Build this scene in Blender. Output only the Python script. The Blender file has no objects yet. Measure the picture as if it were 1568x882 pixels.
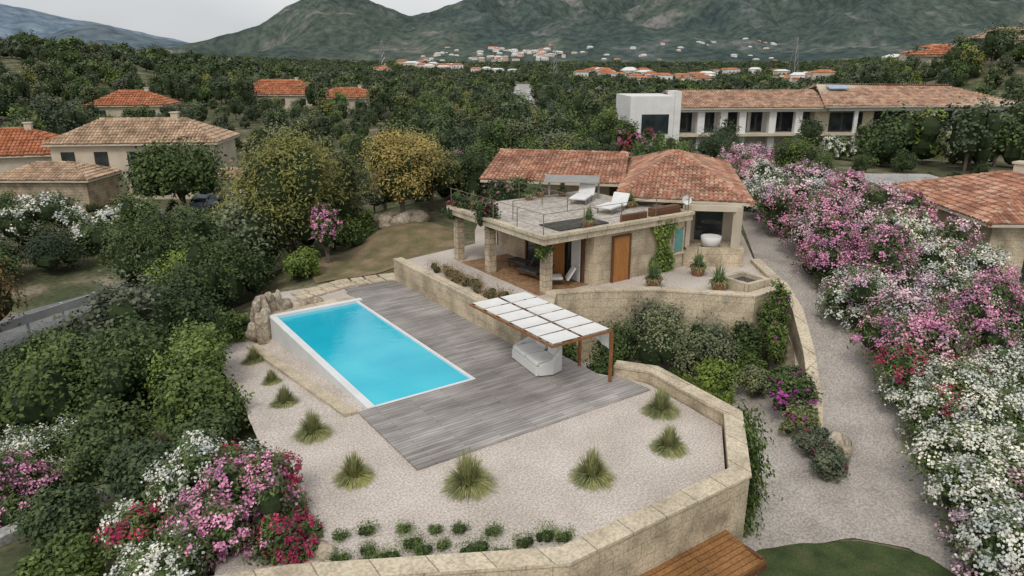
import bpy, math, numpy as np
from mathutils import Vector
R=np.random.RandomState
C=bpy.context.scene.collection
def link(o,parent=None):
    C.objects.link(o)
    if parent is not None:o.parent=parent
    return o
def empty(name,parent=None,loc=(0,0,0)):
    o=bpy.data.objects.new(name,None);o.empty_display_size=.3;o.location=loc
    return link(o,parent)
# ------------------------------------------------------------ mesh builder
class MB:
    def __init__(s):s.V=[];s.F=[];s.n=0
    def add(s,v,f,m=0):
        v=np.asarray(v,float).reshape(-1,3);f=np.asarray(f,int)
        if f.ndim==1:f=f[None,:]
        s.V.append(v);s.F.append((f+s.n,m));s.n+=len(v)
    def quads(s,q,m=0):
        n=len(q);s.add(q.reshape(-1,3),np.arange(n*4).reshape(n,4),m)
    def box(s,c,d,m=0,rot=0.0,rx=0.0):
        x,y,z=[k/2 for k in d]
        v=np.array([[-x,-y,-z],[x,-y,-z],[x,y,-z],[-x,y,-z],[-x,-y,z],[x,-y,z],[x,y,z],[-x,y,z]])
        if rx:
            a,b=math.cos(rx),math.sin(rx);v=v@np.array([[1,0,0],[0,a,-b],[0,b,a]]).T
        a,b=math.cos(rot),math.sin(rot)
        v=v@np.array([[a,-b,0],[b,a,0],[0,0,1]]).T+np.array(c)
        s.add(v,[[0,3,2,1],[4,5,6,7],[0,1,5,4],[1,2,6,5],[2,3,7,6],[3,0,4,7]],m)
    def rect(s,x0,x1,y0,y1,z0,z1,m=0):s.box(((x0+x1)/2,(y0+y1)/2,(z0+z1)/2),(x1-x0,y1-y0,z1-z0),m)
    def prism(s,poly,z0,z1,m=0,top=None,bottom=True):
        n=len(poly);a=sum(poly[i][0]*poly[(i+1)%n][1]-poly[(i+1)%n][0]*poly[i][1] for i in range(n))
        if a<0:poly=poly[::-1]
        v=[(p[0],p[1],z0) for p in poly]+[(p[0],p[1],z1) for p in poly]
        s.add(v,[[i,(i+1)%n,n+(i+1)%n,n+i] for i in range(n)],m)
        s.add(v,[list(range(n,2*n))],m if top is None else top)
        if bottom:s.add(v,[list(range(n))[::-1]],m)
    def wall(s,pts,z0,z1,t,m=0,closed=False):
        P=[np.array(p[:2],float) for p in pts];n=len(P)
        z0=[z0]*n if np.isscalar(z0) else z0;z1=[z1]*n if np.isscalar(z1) else z1
        L=[];Rr=[]
        for i in range(n):
            a=P[i-1] if (i>0 or closed) else None;b=P[(i+1)%n] if (i<n-1 or closed) else None
            d1=(P[i]-a)/np.linalg.norm(P[i]-a) if a is not None else None
            d2=(b-P[i])/np.linalg.norm(b-P[i]) if b is not None else None
            if d1 is None:d1=d2
            if d2 is None:d2=d1
            n1=np.array([-d1[1],d1[0]]);n2=np.array([-d2[1],d2[0]]);mm=n1+n2;mm/=np.linalg.norm(mm)
            k=t/2/max(.4,float(mm@n1));L.append(P[i]+mm*k);Rr.append(P[i]-mm*k)
        v=[]
        for i in range(n):v+=[(*L[i],z0[i]),(*Rr[i],z0[i]),(*Rr[i],z1[i]),(*L[i],z1[i])]
        f=[]
        for i in range(n if closed else n-1):
            a=4*i;b=4*((i+1)%n)
            f+=[[a+1,b+1,b+2,a+2],[b,a,a+3,b+3],[a+2,b+2,b+3,a+3],[a,b,b+1,a+1]]
        if not closed:f+=[[0,1,2,3],[4*n-3,4*n-4,4*n-1,4*n-2]]
        s.add(v,f,m)
    def tube(s,pts,rad,m=0,k=6):
        pts=[np.array(p,float) for p in pts];n=len(pts);v=[]
        for i,p in enumerate(pts):
            d=pts[min(i+1,n-1)]-pts[max(i-1,0)];d/=np.linalg.norm(d)+1e-9
            a=np.cross(d,[0,0,1]) if abs(d[2])<.9 else np.cross(d,[1,0,0]);a/=np.linalg.norm(a);b=np.cross(d,a)
            for j in range(k):
                q=2*math.pi*j/k;v.append(p+rad[i]*(math.cos(q)*a+math.sin(q)*b))
        f=[[i*k+j,i*k+(j+1)%k,(i+1)*k+(j+1)%k,(i+1)*k+j] for i in range(n-1) for j in range(k)]
        s.add(v,f,m);s.add(v,[[j for j in range(k)][::-1]],m);s.add(v,[[(n-1)*k+j for j in range(k)]],m)
    def lathe(s,c,prof,m=0,k=16):
        v=[(c[0]+r*math.cos(2*math.pi*j/k),c[1]+r*math.sin(2*math.pi*j/k),c[2]+z) for r,z in prof for j in range(k)]
        s.add(v,[[i*k+j,i*k+(j+1)%k,(i+1)*k+(j+1)%k,(i+1)*k+j] for i in range(len(prof)-1) for j in range(k)],m)
    def blob(s,c,r,m=0,seed=0,amp=.12,nu=12,nv=8):
        rg=R(seed);ph=rg.rand(6)*6
        th=np.linspace(0,math.pi,nv+1);V=[]
        for t in th:
            for j in range(nu):
                q=2*math.pi*j/nu;d=np.array([math.sin(t)*math.cos(q),math.sin(t)*math.sin(q),math.cos(t)])
                k=1+amp*(math.sin(3*d[0]+ph[0])+math.sin(4*d[1]+ph[1])*.8+math.sin(5*d[2]+ph[2])*.6+math.sin(7*d[0]-5*d[1]+ph[3])*.35)
                V.append(np.array(c)+d*np.array(r)*k)
        s.add(V,[[i*nu+j,(i+1)*nu+j,(i+1)*nu+(j+1)%nu,i*nu+(j+1)%nu] for i in range(nv) for j in range(nu)],m)
    def mesh(s,name,mats,smooth=False):
        V=np.concatenate(s.V);lo=[];ls=[];lt=[];mi=[];uv=[];st=0
        for f,m in s.F:
            k=f.shape[1];n=len(f)
            a,b,c=V[f[:,0]],V[f[:,1]],V[f[:,2]]
            nn=np.cross(b-a,c-a)
            if k>4:
                nn=np.zeros((n,3))
                for i in range(k):
                    nn+=np.cross(V[f[:,i]],V[f[:,(i+1)%k]])
            nn/=np.linalg.norm(nn,axis=1,keepdims=True)+1e-12
            h=np.abs(nn[:,2])>.75
            t=np.stack([-nn[:,1],nn[:,0]],1);t/=np.linalg.norm(t,axis=1,keepdims=True)+1e-9
            P=V[f]
            U=np.where(h[:,None],P[:,:,0],P[:,:,0]*t[:,None,0]+P[:,:,1]*t[:,None,1])
            W=np.where(h[:,None],P[:,:,1],P[:,:,2])
            uv.append(np.stack([U,W],2).reshape(-1))
            lo.append(f.reshape(-1));ls.append(st+np.arange(n)*k);lt.append(np.full(n,k));mi.append(np.full(n,m));st+=n*k
        lo=np.concatenate(lo);ls=np.concatenate(ls);lt=np.concatenate(lt);mi=np.concatenate(mi)
        me=bpy.data.meshes.new(name)
        me.vertices.add(len(V));me.vertices.foreach_set('co',V.reshape(-1))
        me.loops.add(len(lo));me.loops.foreach_set('vertex_index',lo.astype('i'))
        me.polygons.add(len(ls));me.polygons.foreach_set('loop_start',ls.astype('i'));me.polygons.foreach_set('loop_total',lt.astype('i'))
        for m in mats:me.materials.append(m)
        me.polygons.foreach_set('material_index',mi.astype('i'))
        l=me.uv_layers.new(name='UVMap');l.data.foreach_set('uv',np.concatenate(uv).astype('f'))
        me.polygons.foreach_set('use_smooth',np.full(len(ls),bool(smooth)))
        me.update(calc_edges=True);me.validate()
        return me
    def obj(s,name,mats,parent=None,smooth=False,loc=(0,0,0)):
        o=bpy.data.objects.new(name,s.mesh(name,mats if isinstance(mats,list) else [mats],smooth));o.location=loc
        return link(o,parent)
# ------------------------------------------------------------ materials
def base(name,rough=.8,spec=.3):
    m=bpy.data.materials.new(name);m.use_nodes=True;t=m.node_tree;b=t.nodes['Principled BSDF']
    b.inputs['Roughness'].default_value=rough;b.inputs['Specular IOR Level'].default_value=spec
    return m,t,b
def ramp(t,cols,pos=None,interp='LINEAR'):
    r=t.nodes.new('ShaderNodeValToRGB');e=r.color_ramp.elements;r.color_ramp.interpolation=interp
    n=len(cols);pos=pos or [i/max(1,n-1) for i in range(n)]
    while len(e)<n:e.new(.5)
    for i in range(n):e[i].position=pos[i]
    for i in range(n):e[i].color=(*cols[i],1)
    return r
def noise(t,scale,detail=4,coord='Object',vec=None,stretch=None):
    n=t.nodes.new('ShaderNodeTexNoise');n.inputs['Scale'].default_value=scale;n.inputs['Detail'].default_value=detail
    if vec is None:
        c=t.nodes.new('ShaderNodeTexCoord');vec=c.outputs[coord]
    if stretch:
        mp=t.nodes.new('ShaderNodeMapping');mp.inputs['Scale'].default_value=stretch;t.links.new(vec,mp.inputs[0]);vec=mp.outputs[0]
    t.links.new(vec,n.inputs['Vector']);return n
def mix(t,a,b,fac,mode='MIX'):
    m=t.nodes.new('ShaderNodeMix');m.data_type='RGBA';m.blend_type=mode
    for i,x in ((6,a),(7,b)):
        if isinstance(x,tuple):m.inputs[i].default_value=(*x,1)
        else:t.links.new(x,m.inputs[i])
    if isinstance(fac,(int,float)):m.inputs[0].default_value=fac
    else:t.links.new(fac,m.inputs[0])
    return m.outputs[2]
def bump(t,b,h,st=.4,dist=.02):
    n=t.nodes.new('ShaderNodeBump');n.inputs['Strength'].default_value=st;n.inputs['Distance'].default_value=dist
    t.links.new(h,n.inputs['Height']);t.links.new(n.outputs[0],b.inputs['Normal'])
def M(name,cols,scale=3,rough=.8,bs=0,bd=.02,fine=None,spec=.3,metal=0,stretch=None,pos=None):
    m,t,b=base(name,rough,spec)
    if len(cols)==1:
        d=np.array(cols[0]);cols=[tuple(d*.88),tuple(np.minimum(d*1.1,1))]
    n=noise(t,scale,5,stretch=stretch)
    pos=pos or list(np.linspace(.33,.67,len(cols)))
    o=ramp(t,cols,pos);t.links.new(n.outputs[0],o.inputs[0]);o=o.outputs[0]
    if fine:
        n2=noise(t,fine,3);r2=ramp(t,[(.74,.74,.74),(1.2,1.2,1.2)],[.38,.62]);t.links.new(n2.outputs[0],r2.inputs[0])
        o=mix(t,o,r2.outputs[0],1,'MULTIPLY');
        if bs:bump(t,b,n2.outputs[0],bs,bd)
    elif bs:bump(t,b,n.outputs[0],bs,bd)
    t.links.new(o,b.inputs['Base Color']);b.inputs['Metallic'].default_value=metal
    return m
def stone(name,c1,c2,mortar,bw=.9,rh=.42,ms=.012,stain=.62):
    m,t,b=base(name,.85,.2);c=t.nodes.new('ShaderNodeTexCoord')
    br=t.nodes.new('ShaderNodeTexBrick');br.inputs['Scale'].default_value=1;br.inputs['Brick Width'].default_value=bw;br.inputs['Row Height'].default_value=rh
    br.inputs['Mortar Size'].default_value=ms;br.inputs['Mortar Smooth'].default_value=.3;br.inputs['Color1'].default_value=(*c1,1);br.inputs['Color2'].default_value=(*c2,1);br.inputs['Mortar'].default_value=(*mortar,1)
    dn=noise(t,1.3,3,'UV');mm=t.nodes.new('ShaderNodeVectorMath');mm.operation='MULTIPLY_ADD';mm.inputs[1].default_value=(.06,.06,0);t.links.new(dn.outputs[1],mm.inputs[0]);t.links.new(c.outputs['UV'],mm.inputs[2])
    t.links.new(mm.outputs[0],br.inputs['Vector'])
    n=noise(t,1.1,7);r=ramp(t,[(stain,stain*.97,stain*.92),(1.12,1.1,1.05)],[.32,.6]);t.links.new(n.outputs[0],r.inputs[0])
    n2=noise(t,14,4);r2=ramp(t,[(.78,.77,.75),(1.15,1.15,1.15)],[.35,.6]);t.links.new(n2.outputs[0],r2.inputs[0])
    o=mix(t,br.outputs[0],r.outputs[0],1,'MULTIPLY');o=mix(t,o,r2.outputs[0],1,'MULTIPLY')
    t.links.new(o,b.inputs['Base Color']);bump(t,b,n2.outputs[0],.5,.03);return m
def leafM(name,cols,vary=.42,rough=.6,g_=1.35,comp=.72):
    m,t,b=base(name,rough,.25)
    A=np.array(cols)*g_;mid=A.mean(0);A=np.minimum(mid+(A-mid)*comp,.85);cols=[tuple(q) for q in A]
    g=t.nodes.new('ShaderNodeNewGeometry');r=ramp(t,cols);t.links.new(g.outputs['Random Per Island'],r.inputs[0])
    oi=t.nodes.new('ShaderNodeObjectInfo')
    r2=ramp(t,[(1-vary,1-vary,1-vary*.8),(1,1,1),(1+vary,1+vary*.75,1-vary*.2)]);t.links.new(oi.outputs['Random'],r2.inputs[0])
    o=mix(t,r.outputs[0],r2.outputs[0],1,'MULTIPLY')
    n=noise(t,1.2,1);r3=ramp(t,[(.66,.7,.7),(1.25,1.2,1.1)],[.35,.65]);t.links.new(n.outputs[0],r3.inputs[0])
    o=mix(t,o,r3.outputs[0],1,'MULTIPLY')
    t.links.new(o,b.inputs['Base Color']);return m
def tileM(name,cols):
    m,t,b=base(name,.85,.15);g=t.nodes.new('ShaderNodeNewGeometry');r=ramp(t,cols);t.links.new(g.outputs['Random Per Island'],r.inputs[0])
    n=noise(t,.9,5);r3=ramp(t,[(.66,.66,.66),(1.15,1.15,1.15)],[.35,.6]);t.links.new(n.outputs[0],r3.inputs[0])
    o=mix(t,r.outputs[0],r3.outputs[0],1,'MULTIPLY');t.links.new(o,b.inputs['Base Color']);return m
LD=dict(
 green=leafM('leaf_green',[(.036,.056,.019),(.062,.092,.029),(.098,.142,.046)]),
 bright=leafM('leaf_bright',[(.055,.085,.022),(.09,.132,.035),(.138,.19,.055)]),
 dark=leafM('leaf_dark',[(.026,.042,.02),(.046,.068,.033),(.073,.1,.045)]),
 olive=leafM('leaf_olive',[(.075,.088,.05),(.118,.136,.08),(.18,.2,.122)]),
 pepper=leafM('leaf_pepper',[(.09,.1,.035),(.13,.14,.05),(.185,.185,.07)],comp=.5,g_=1.25),
 gold=leafM('leaf_gold',[(.26,.2,.065),(.34,.27,.09),(.42,.35,.125)],vary=.08,g_=1.1,comp=.35),
 brown=leafM('leaf_brown',[(.09,.06,.024),(.14,.095,.035),(.19,.13,.05)],vary=.2,g_=1),
 hazeg=leafM('leaf_haze_green',[(.054,.073,.041),(.077,.099,.054),(.105,.132,.068)]),  # distance haze painted into the leaf colour: greyer green
 hazeo=leafM('leaf_haze_olive',[(.082,.094,.06),(.11,.123,.075),(.148,.16,.094)]),  # olive with the same haze toned into its base colour
 olean=leafM('leaf_oleander',[(.035,.06,.018),(.07,.105,.032),(.115,.155,.055)],vary=.15),
 dry=leafM('leaf_dry',[(.12,.07,.05),(.19,.12,.07),(.12,.13,.05)],vary=.2),
 grass=leafM('blade_grass',[(.17,.2,.07),(.28,.3,.12),(.44,.43,.24)],vary=.12,g_=1.05,comp=.9),
 agave=leafM('blade_agave',[(.06,.1,.05),(.12,.17,.08),(.2,.25,.1)],vary=.15))
PT=dict(
 pink=leafM('petal_pink',[(.48,.13,.3),(.62,.25,.43),(.73,.43,.57)],vary=.06,g_=1.1,comp=.9),
 pale=leafM('petal_pale_pink',[(.52,.27,.39),(.62,.41,.51),(.68,.56,.61)],vary=.06,g_=1.15,comp=.9),
 white=leafM('petal_white',[(.5,.5,.44),(.6,.6,.56),(.68,.68,.65)],vary=.04,g_=1.2),
 crimson=leafM('petal_crimson',[(.22,.015,.04),(.36,.03,.09),(.48,.08,.18)],vary=.08,g_=1.05,comp=.9),
 purple=leafM('petal_purple',[(.2,.02,.17),(.32,.04,.26),(.4,.1,.34)],vary=.08,g_=1.1,comp=.9))
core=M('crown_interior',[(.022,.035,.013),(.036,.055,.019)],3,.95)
bark=M('bark',[(.09,.07,.05),(.17,.14,.11)],8,.9,.5,.02)
# ------------------------------------------------------------ foliage
def unit(rg,n):
    d=rg.normal(size=(n,3));return d/np.linalg.norm(d,axis=1,keepdims=True)
def quads_at(p,nrm,size,asp,rg):
    n=len(p);t=np.cross(nrm,unit(rg,n));t/=np.linalg.norm(t,axis=1,keepdims=True)+1e-9;b=np.cross(nrm,t)
    s=size*(.6+.8*rg.rand(n,1));a=t*s*.5;c=b*s*.5*asp
    return np.stack([p-a*.9,p-c,p+a,p+c],1)
def shellpts(lobes,n,rg,per=22,sig=.13,low=-.35,inner=.7):
    L=np.array(lobes,float);w=L[:,3]*L[:,4]+L[:,3]*L[:,5];w/=w.sum()
    m=max(4,n//per);li=rg.choice(len(L),m,p=w);d=unit(rg,m);bad=d[:,2]<low;d[bad,2]*=-1
    rad=inner+(1.04-inner)*rg.rand(m,1)**.6
    c=L[li,:3]+d*L[li,3:]*rad
    idx=rg.randint(0,m,n);r=L[li[idx],3:].mean(1,keepdims=True)
    p=c[idx]+rg.normal(size=(n,3))*r*sig
    return p,d[idx]
def foliage(mb,lobes,n,size,asp,seed,m=0,mc=None,**k):
    rg=R(seed);p,d=shellpts(lobes,n,rg,**k)
    nr=d*.6+unit(rg,n)*.7+np.array([0,0,.45]);nr/=np.linalg.norm(nr,axis=1,keepdims=True)
    mb.quads(quads_at(p,nr,size,asp,rg),m)
    if mc is not None:
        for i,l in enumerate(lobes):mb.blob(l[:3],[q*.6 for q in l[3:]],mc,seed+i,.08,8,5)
def crown_lobes(rg,r,h,n,z0=.0,squash=.8):
    L=[]
    for i in range(n):
        a=rg.rand()*6.283;q=math.sqrt(rg.rand())*.62;zz=rg.rand()
        k=(.34+.2*rg.rand())
        L.append((math.cos(a)*q*r*(1-.35*zz),math.sin(a)*q*r*(1-.35*zz),z0+h*(k*.6+zz*(1-k*1.1)),r*k,r*k,h*k*.8*squash+.1*h))
    return L
def flowers(mb,lobes,n,size,seed,m,per=16,sig=.07,low=-.1):
    rg=R(seed);p,d=shellpts(lobes,n,rg,per=per,sig=sig,low=low,inner=.98);p=p+d*.03
    nr=d*.7+unit(rg,n)*.55+np.array([0,0,.3]);nr/=np.linalg.norm(nr,axis=1,keepdims=True)
    mb.quads(quads_at(p,nr,size,.9,rg),m)
def tree(name,loc,r,z0,h,leaf,n,size,seed,asp=.6,nl=11,trunk=.14,parent=None,flower=None,nf=0,**k):
    rg=R(seed);mb=MB();L=crown_lobes(rg,r,h,nl,z0)
    foliage(mb,L,n,size,asp,seed,0,1,**k)
    if z0>.3:
        top=np.array([0,0,z0+h*.35]);mb.tube([(0,0,-.3),(.06,.03,z0*.5),(0,.05,z0),top],[trunk*1.3,trunk,trunk*.85,trunk*.5],2,7)
        for l in L[:7]:
            mb.tube([(0,.03,z0*.75),(l[0]*.4,l[1]*.4,z0+.2*h),(l[0],l[1],l[2])],[trunk*.6,trunk*.4,trunk*.12],2,5)
    mats=[LD[leaf],core,bark]
    if flower:
        mats.append(PT[flower]);flowers(mb,L,nf,.09,seed+9,3)
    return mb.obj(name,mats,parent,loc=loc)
def oleander(name,loc,r,h,cols,seed,nl=9000,nf=6000,size=.17,fs=.085,parent=None,sx=1,sy=1):
    rg=R(seed);mb=MB();L=[]
    for i in range(15):
        a=rg.rand()*6.283;q=math.sqrt(rg.rand())*.75;zz=rg.rand();k=.26+.16*rg.rand()
        L.append((math.cos(a)*q*r*sx,math.sin(a)*q*r*sy,h*(.2+.56*zz*(1-.35*q)),r*k,r*k,h*.27))
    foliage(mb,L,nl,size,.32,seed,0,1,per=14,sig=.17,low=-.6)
    for j,c in enumerate(cols):
        sub=[l for i,l in enumerate(L) if i%len(cols)==j] if len(cols)>1 else L
        flowers(mb,sub,nf//len(cols),fs,seed+5+j,2+j,per=24,sig=.13,low=-.35)
    return mb.obj(name,[LD['olean'],core]+[PT[c] for c in cols],parent,loc=loc)
def tuft(name,loc,r,n,mat,seed,parent=None,up=.9,w=.02,curl=1.0):
    rg=R(seed);mb=MB();a=rg.rand(n)*6.283;e=rg.rand(n)**.8*.95+.05;ln=r*(.65+.5*rg.rand(n))
    d=np.stack([np.cos(a),np.sin(a)],1);b0=d*(rg.rand(n,1)*.16*r)
    side=np.stack([-d[:,1],d[:,0]],1)*w
    def P(t,wd):
        hz=ln*e*t;zz=ln*(up*(1-.6*e)*t*1.6-e*.75*t*t*curl)
        c=b0+d*hz[:,None];return np.concatenate([c+side*wd,zz[:,None]],1),np.concatenate([c-side*wd,zz[:,None]],1)
    pr=P(0,1)
    for t,wd in ((.35,1),(.65,.8),(.85,.6),(1.0,.15)):
        q=P(t,wd);mb.quads(np.stack([pr[0],pr[1],q[1],q[0]],1),0);pr=q
    return mb.obj(name,mat,parent,loc=loc)
# ------------------------------------------------------------ terrain
def vn(x,y,s=0):
    x=np.asarray(x,float);y=np.asarray(y,float);xi=np.floor(x);yi=np.floor(y);fx=x-xi;fy=y-yi;fx=fx*fx*(3-2*fx);fy=fy*fy*(3-2*fy)
    def hsh(a,b):
        v=np.sin(a*127.1+b*311.7+s*74.7)*43758.5453;return v-np.floor(v)
    return (hsh(xi,yi)*(1-fx)+hsh(xi+1,yi)*fx)*(1-fy)+(hsh(xi,yi+1)*(1-fx)+hsh(xi+1,yi+1)*fx)*fy
def fbm(x,y,s=0,o=4):
    r=0;a=.5
    for i in range(o):r=r+a*vn(x*2**i,y*2**i,s+i);a*=.5
    return r
def ss(a,b,x):
    t=np.clip((x-a)/(b-a),0,1);return t*t*(3-2*t)
CP=np.array([(5,31,-1.2),(5,25,-1.3),(4.5,20,-.9),(3,16,-.5),(1,12,-1.5),(0,18,-2.2),(0,25,-2.6),(0,35,-3),(-3,44,-3),(3,50,-3),(8,50,-3),(8,38,-1.2),(10,34.5,-.3),(13,34.5,-.05),(15,33.5,-.05),(13,38,0),(17,35,.3),(20,34.5,.6),(20,40,1),(24,45,.8),(15,45,-1),(10,45,-2.3),(15,60,-3),(15,80,-3),(0,80,-3),(30,60,-2),(40,100,-3),(30,45,.9),(40,40,.95),(50,40,1),(60,60,1.6),(75,60,2),(100,45,2.5),(64,68,1.8),(60,30,-.3),(45,17,-.6),(40,10,-1.2),(50,5,-1),(30,5,-2),(22,18,-2.3),(18,15,-2.5),(15,8,-2.75),(5,5,-2.75),(20,5,-2.75),(24,20,-2.2),(20,22,-2.2),(100,100,-1),(60,110,-2),(-5,30,-3.2),(-5,15,-3),(90,60,2),(110,40,2.2)])
CL=np.array([(14,6,-2.7),(18,9,-2.65),(22.5,11.5,-2.35),(25.6,14.2,-1.5),(28.6,17.8,-.2),(31.5,21.5,.85),(40,29,.9),(52,40,1)])
def H(x,y):
    x=np.asarray(x,float);y=np.asarray(y,float);sh=x.shape;x=x.ravel();y=y.ravel()
    num=0;den=0
    for a,b,c in CP:
        w=1/((x-a)**2+(y-b)**2+1.5)**1.6;num=num+w*c;den=den+w
    z=num/den
    r=np.hypot(x,y);xc=.824*x-.566*y;yc=.566*x+.824*y;uu=784+1154*xc/np.maximum(yc,1)
    uu=np.where(yc<1,np.where(xc<0,-3000,4000),uu)
    far=-3+1.5*fbm(x/60,y/60,3)
    lh=np.interp(uu,[-800,0,200,350,450,600,750],[19,15.5,12,8,4.5,1,0]);far=far+lh*ss(85,300,r)+lh*.35*(fbm(x/45,y/45,8)-.45)*ss(100,200,r)
    rh=np.interp(uu,[1180,1300,1420,1500,2200],[0,3.5,9,11.5,14]);far=far+(rh+3*fbm(x/25,y/25,5))*ss(1200,1350,uu)*ss(105,175,r)
    far=far+3*ss(500,1400,r)
    k=ss(70,125,r);z=z*(1-k)+far*k
    bd=np.full(x.shape,1e9);bz=np.zeros(x.shape);bs=np.zeros(x.shape)
    for i in range(len(CL)-1):
        a=CL[i];b=CL[i+1];d=b[:2]-a[:2];L=np.hypot(*d);d=d/L
        t=np.clip((x-a[0])*d[0]+(y-a[1])*d[1],0,L);qx=x-a[0]-d[0]*t;qy=y-a[1]-d[1]*t;dd=np.hypot(qx,qy)
        m=dd<bd;bd=np.where(m,dd,bd);bz=np.where(m,a[2]+(b[2]-a[2])*t/L,bz);bs=np.where(m,np.sign(d[1]*qx-d[0]*qy),bs)
    sd=bd*bs
    wr=np.where(sd>=0,1-ss(5.5,10,sd),1-ss(1.9,2.25,-sd))
    z=z*(1-wr)+bz*wr
    # excavation under the pool and the terrace fill
    ex=ss(5.2,6.6,x)*ss(18.4,17.2,x)*ss(12.5,14,y)*ss(33.2,32.2,y);z=z*(1-ex)+np.minimum(z,-2.4)*ex
    return z.reshape(sh)
def h1(x,y):return float(H(np.array([x]),np.array([y]))[0])
rr=np.concatenate([np.arange(1,62,.4),62*1.035**np.arange(1,95)]);aa=np.radians(np.arange(-110,110.1,.55))+math.radians(34.5)
A,RR=np.meshgrid(aa,rr);X=np.sin(A)*RR;Y=np.cos(A)*RR;Z=H(X,Y)
na=len(aa);nr_=len(rr);ii,jj=np.meshgrid(np.arange(nr_-1),np.arange(na-1),indexing='ij');q0=(ii*na+jj).ravel()
F=np.stack([q0,q0+1,q0+na+1,q0+na],1)[:,::-1]
mb=MB();mb.add(np.stack([X.ravel(),Y.ravel(),Z.ravel()],1),F)
mg=M('ground_soil_scrub',[(.065,.08,.033),(.12,.115,.06),(.24,.2,.135)],.35,.95,.5,.1,fine=3.5,pos=[.38,.54,.66])
mb.obj('ground',mg,smooth=True)
def inpoly(x,y,poly):
    r=np.zeros(x.shape,bool);n=len(poly)
    for i in range(n):
        x1,y1=poly[i];x2,y2=poly[(i+1)%n]
        c=((y1>y)!=(y2>y))&(x<(x2-x1)*(y-y1)/((y2-y1) or 1e-9)+x1);r^=c
    return r
def patch(name,poly,mat,dz=.05,st=.25,zf=None,parent=None,hole=None):
    """grid sheet draped on the terrain whose border vertices are pulled onto the outline"""
    P=np.array(poly,float);xs=np.arange(P[:,0].min()-st,P[:,0].max()+2*st,st);ys=np.arange(P[:,1].min()-st,P[:,1].max()+2*st,st)
    XX,YY=np.meshgrid(xs,ys);n=len(xs);i,j=np.meshgrid(np.arange(len(ys)-1),np.arange(n-1),indexing='ij')
    cx=XX[:-1,:-1]+st/2;cy=YY[:-1,:-1]+st/2;k=inpoly(cx,cy,poly)
    if hole:k&=~((cx>hole[0])&(cx<hole[1])&(cy>hole[2])&(cy<hole[3]))
    k=k.ravel();q=(i*n+j).ravel()[k];F=np.stack([q,q+1,q+n+1,q+n],1)
    cnt=np.bincount(F.ravel(),minlength=XX.size);bd=(cnt>0)&(cnt<4)
    x=XX.ravel().copy();y=YY.ravel().copy();bx=x[bd];by=y[bd];best=np.full(bx.shape,1e9);nx=bx.copy();ny=by.copy()
    for a in range(len(P)):
        p=P[a];d=P[(a+1)%len(P)]-p;L2=(d**2).sum();t=np.clip(((bx-p[0])*d[0]+(by-p[1])*d[1])/L2,0,1);qx=p[0]+d[0]*t;qy=p[1]+d[1]*t;dd=np.hypot(bx-qx,by-qy)
        m=dd<best;best=np.where(m,dd,best);nx=np.where(m,qx,nx);ny=np.where(m,qy,ny)
    ok=best<st*1.5;wob=.1*(fbm(nx*1.3,ny*1.3,4)-.5)
    x[bd]=np.where(ok,nx+wob,bx);y[bd]=np.where(ok,ny+wob,by)
    z=(H(x,y) if zf is None else zf(x,y))+dz
    mb=MB();mb.add(np.stack([x,y,z],1),F);return mb.obj(name,mat,parent,smooth=True)
gravel=M('gravel',[(.47,.41,.35),(.55,.48,.42),(.62,.55,.485)],.5,.95,.6,.03,fine=16)
gravel2=M('gravel_path',[(.35,.31,.275),(.43,.385,.34),(.49,.44,.395)],.6,.95,.6,.03,fine=14)
lawn=M('lawn',[(.035,.055,.018),(.06,.085,.028),(.09,.1,.04)],1.2,.95,.6,.05,fine=25)
drylawn=M('dry_lawn',[(.13,.125,.05),(.21,.165,.09),(.3,.225,.14)],.8,.95,.6,.05,fine=18)
GT=[(17.2,16.5),(16.9,12.95),(14.45,10.75),(8.65,10.75),(3.4,13.65),(1.9,14.3),(3.0,17.5),(4.6,20),(5.2,25),(5.6,32),(8.0,34.6),(15.2,34),(15.2,20),(16.6,17.6)]
def zg(x,y):
    z=-1.15*np.clip((y-20.3)/10.5,0,1)*ss(8.6,7.9,x)
    z=z-ss(5.2,3.4,x)*.5*ss(15,18,y)
    return z+.012*(fbm(x*1.5,y*1.5,2)-.5)
patch('gravel_terrace',GT,gravel,0,.2,zg,hole=(8.2,12.3,20.25,31.0))
patch('driveway_path',[(12,10),(15.4,10.9),(17.8,13),(16.8,17.5),(16.5,21),(19,23.5),(24,20.5),(25.5,18.5),(24,15),(26,16.6),(28.3,19.4),(31,22.6),(40,31),(50,39.5),(54,38),(42.5,26.5),(34.2,18),(30.5,14.6),(27.5,11.6),(24.8,8.8),(22.5,5.5),(19.4,5),(19.5,8.0),(18.6,9.2),(17.3,9.8),(16,10.2)],gravel2,.05,.25)
patch('lawn',[(12.5,9.8),(15.8,10.5),(17.2,9.9),(18.6,9.0),(19.6,7.6),(19,3),(12,3)],lawn,.07,.3)
patch('dry_lawn',[(11.8,35.2),(15,34.6),(20.5,34.8),(22,38),(21,42.5),(16,43),(12.5,39)],drylawn,.05,.3)
patch('neighbour_lawn',[(36,11),(43,16),(52,8),(45,2),(38,4)],lawn,.06,.5)
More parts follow.
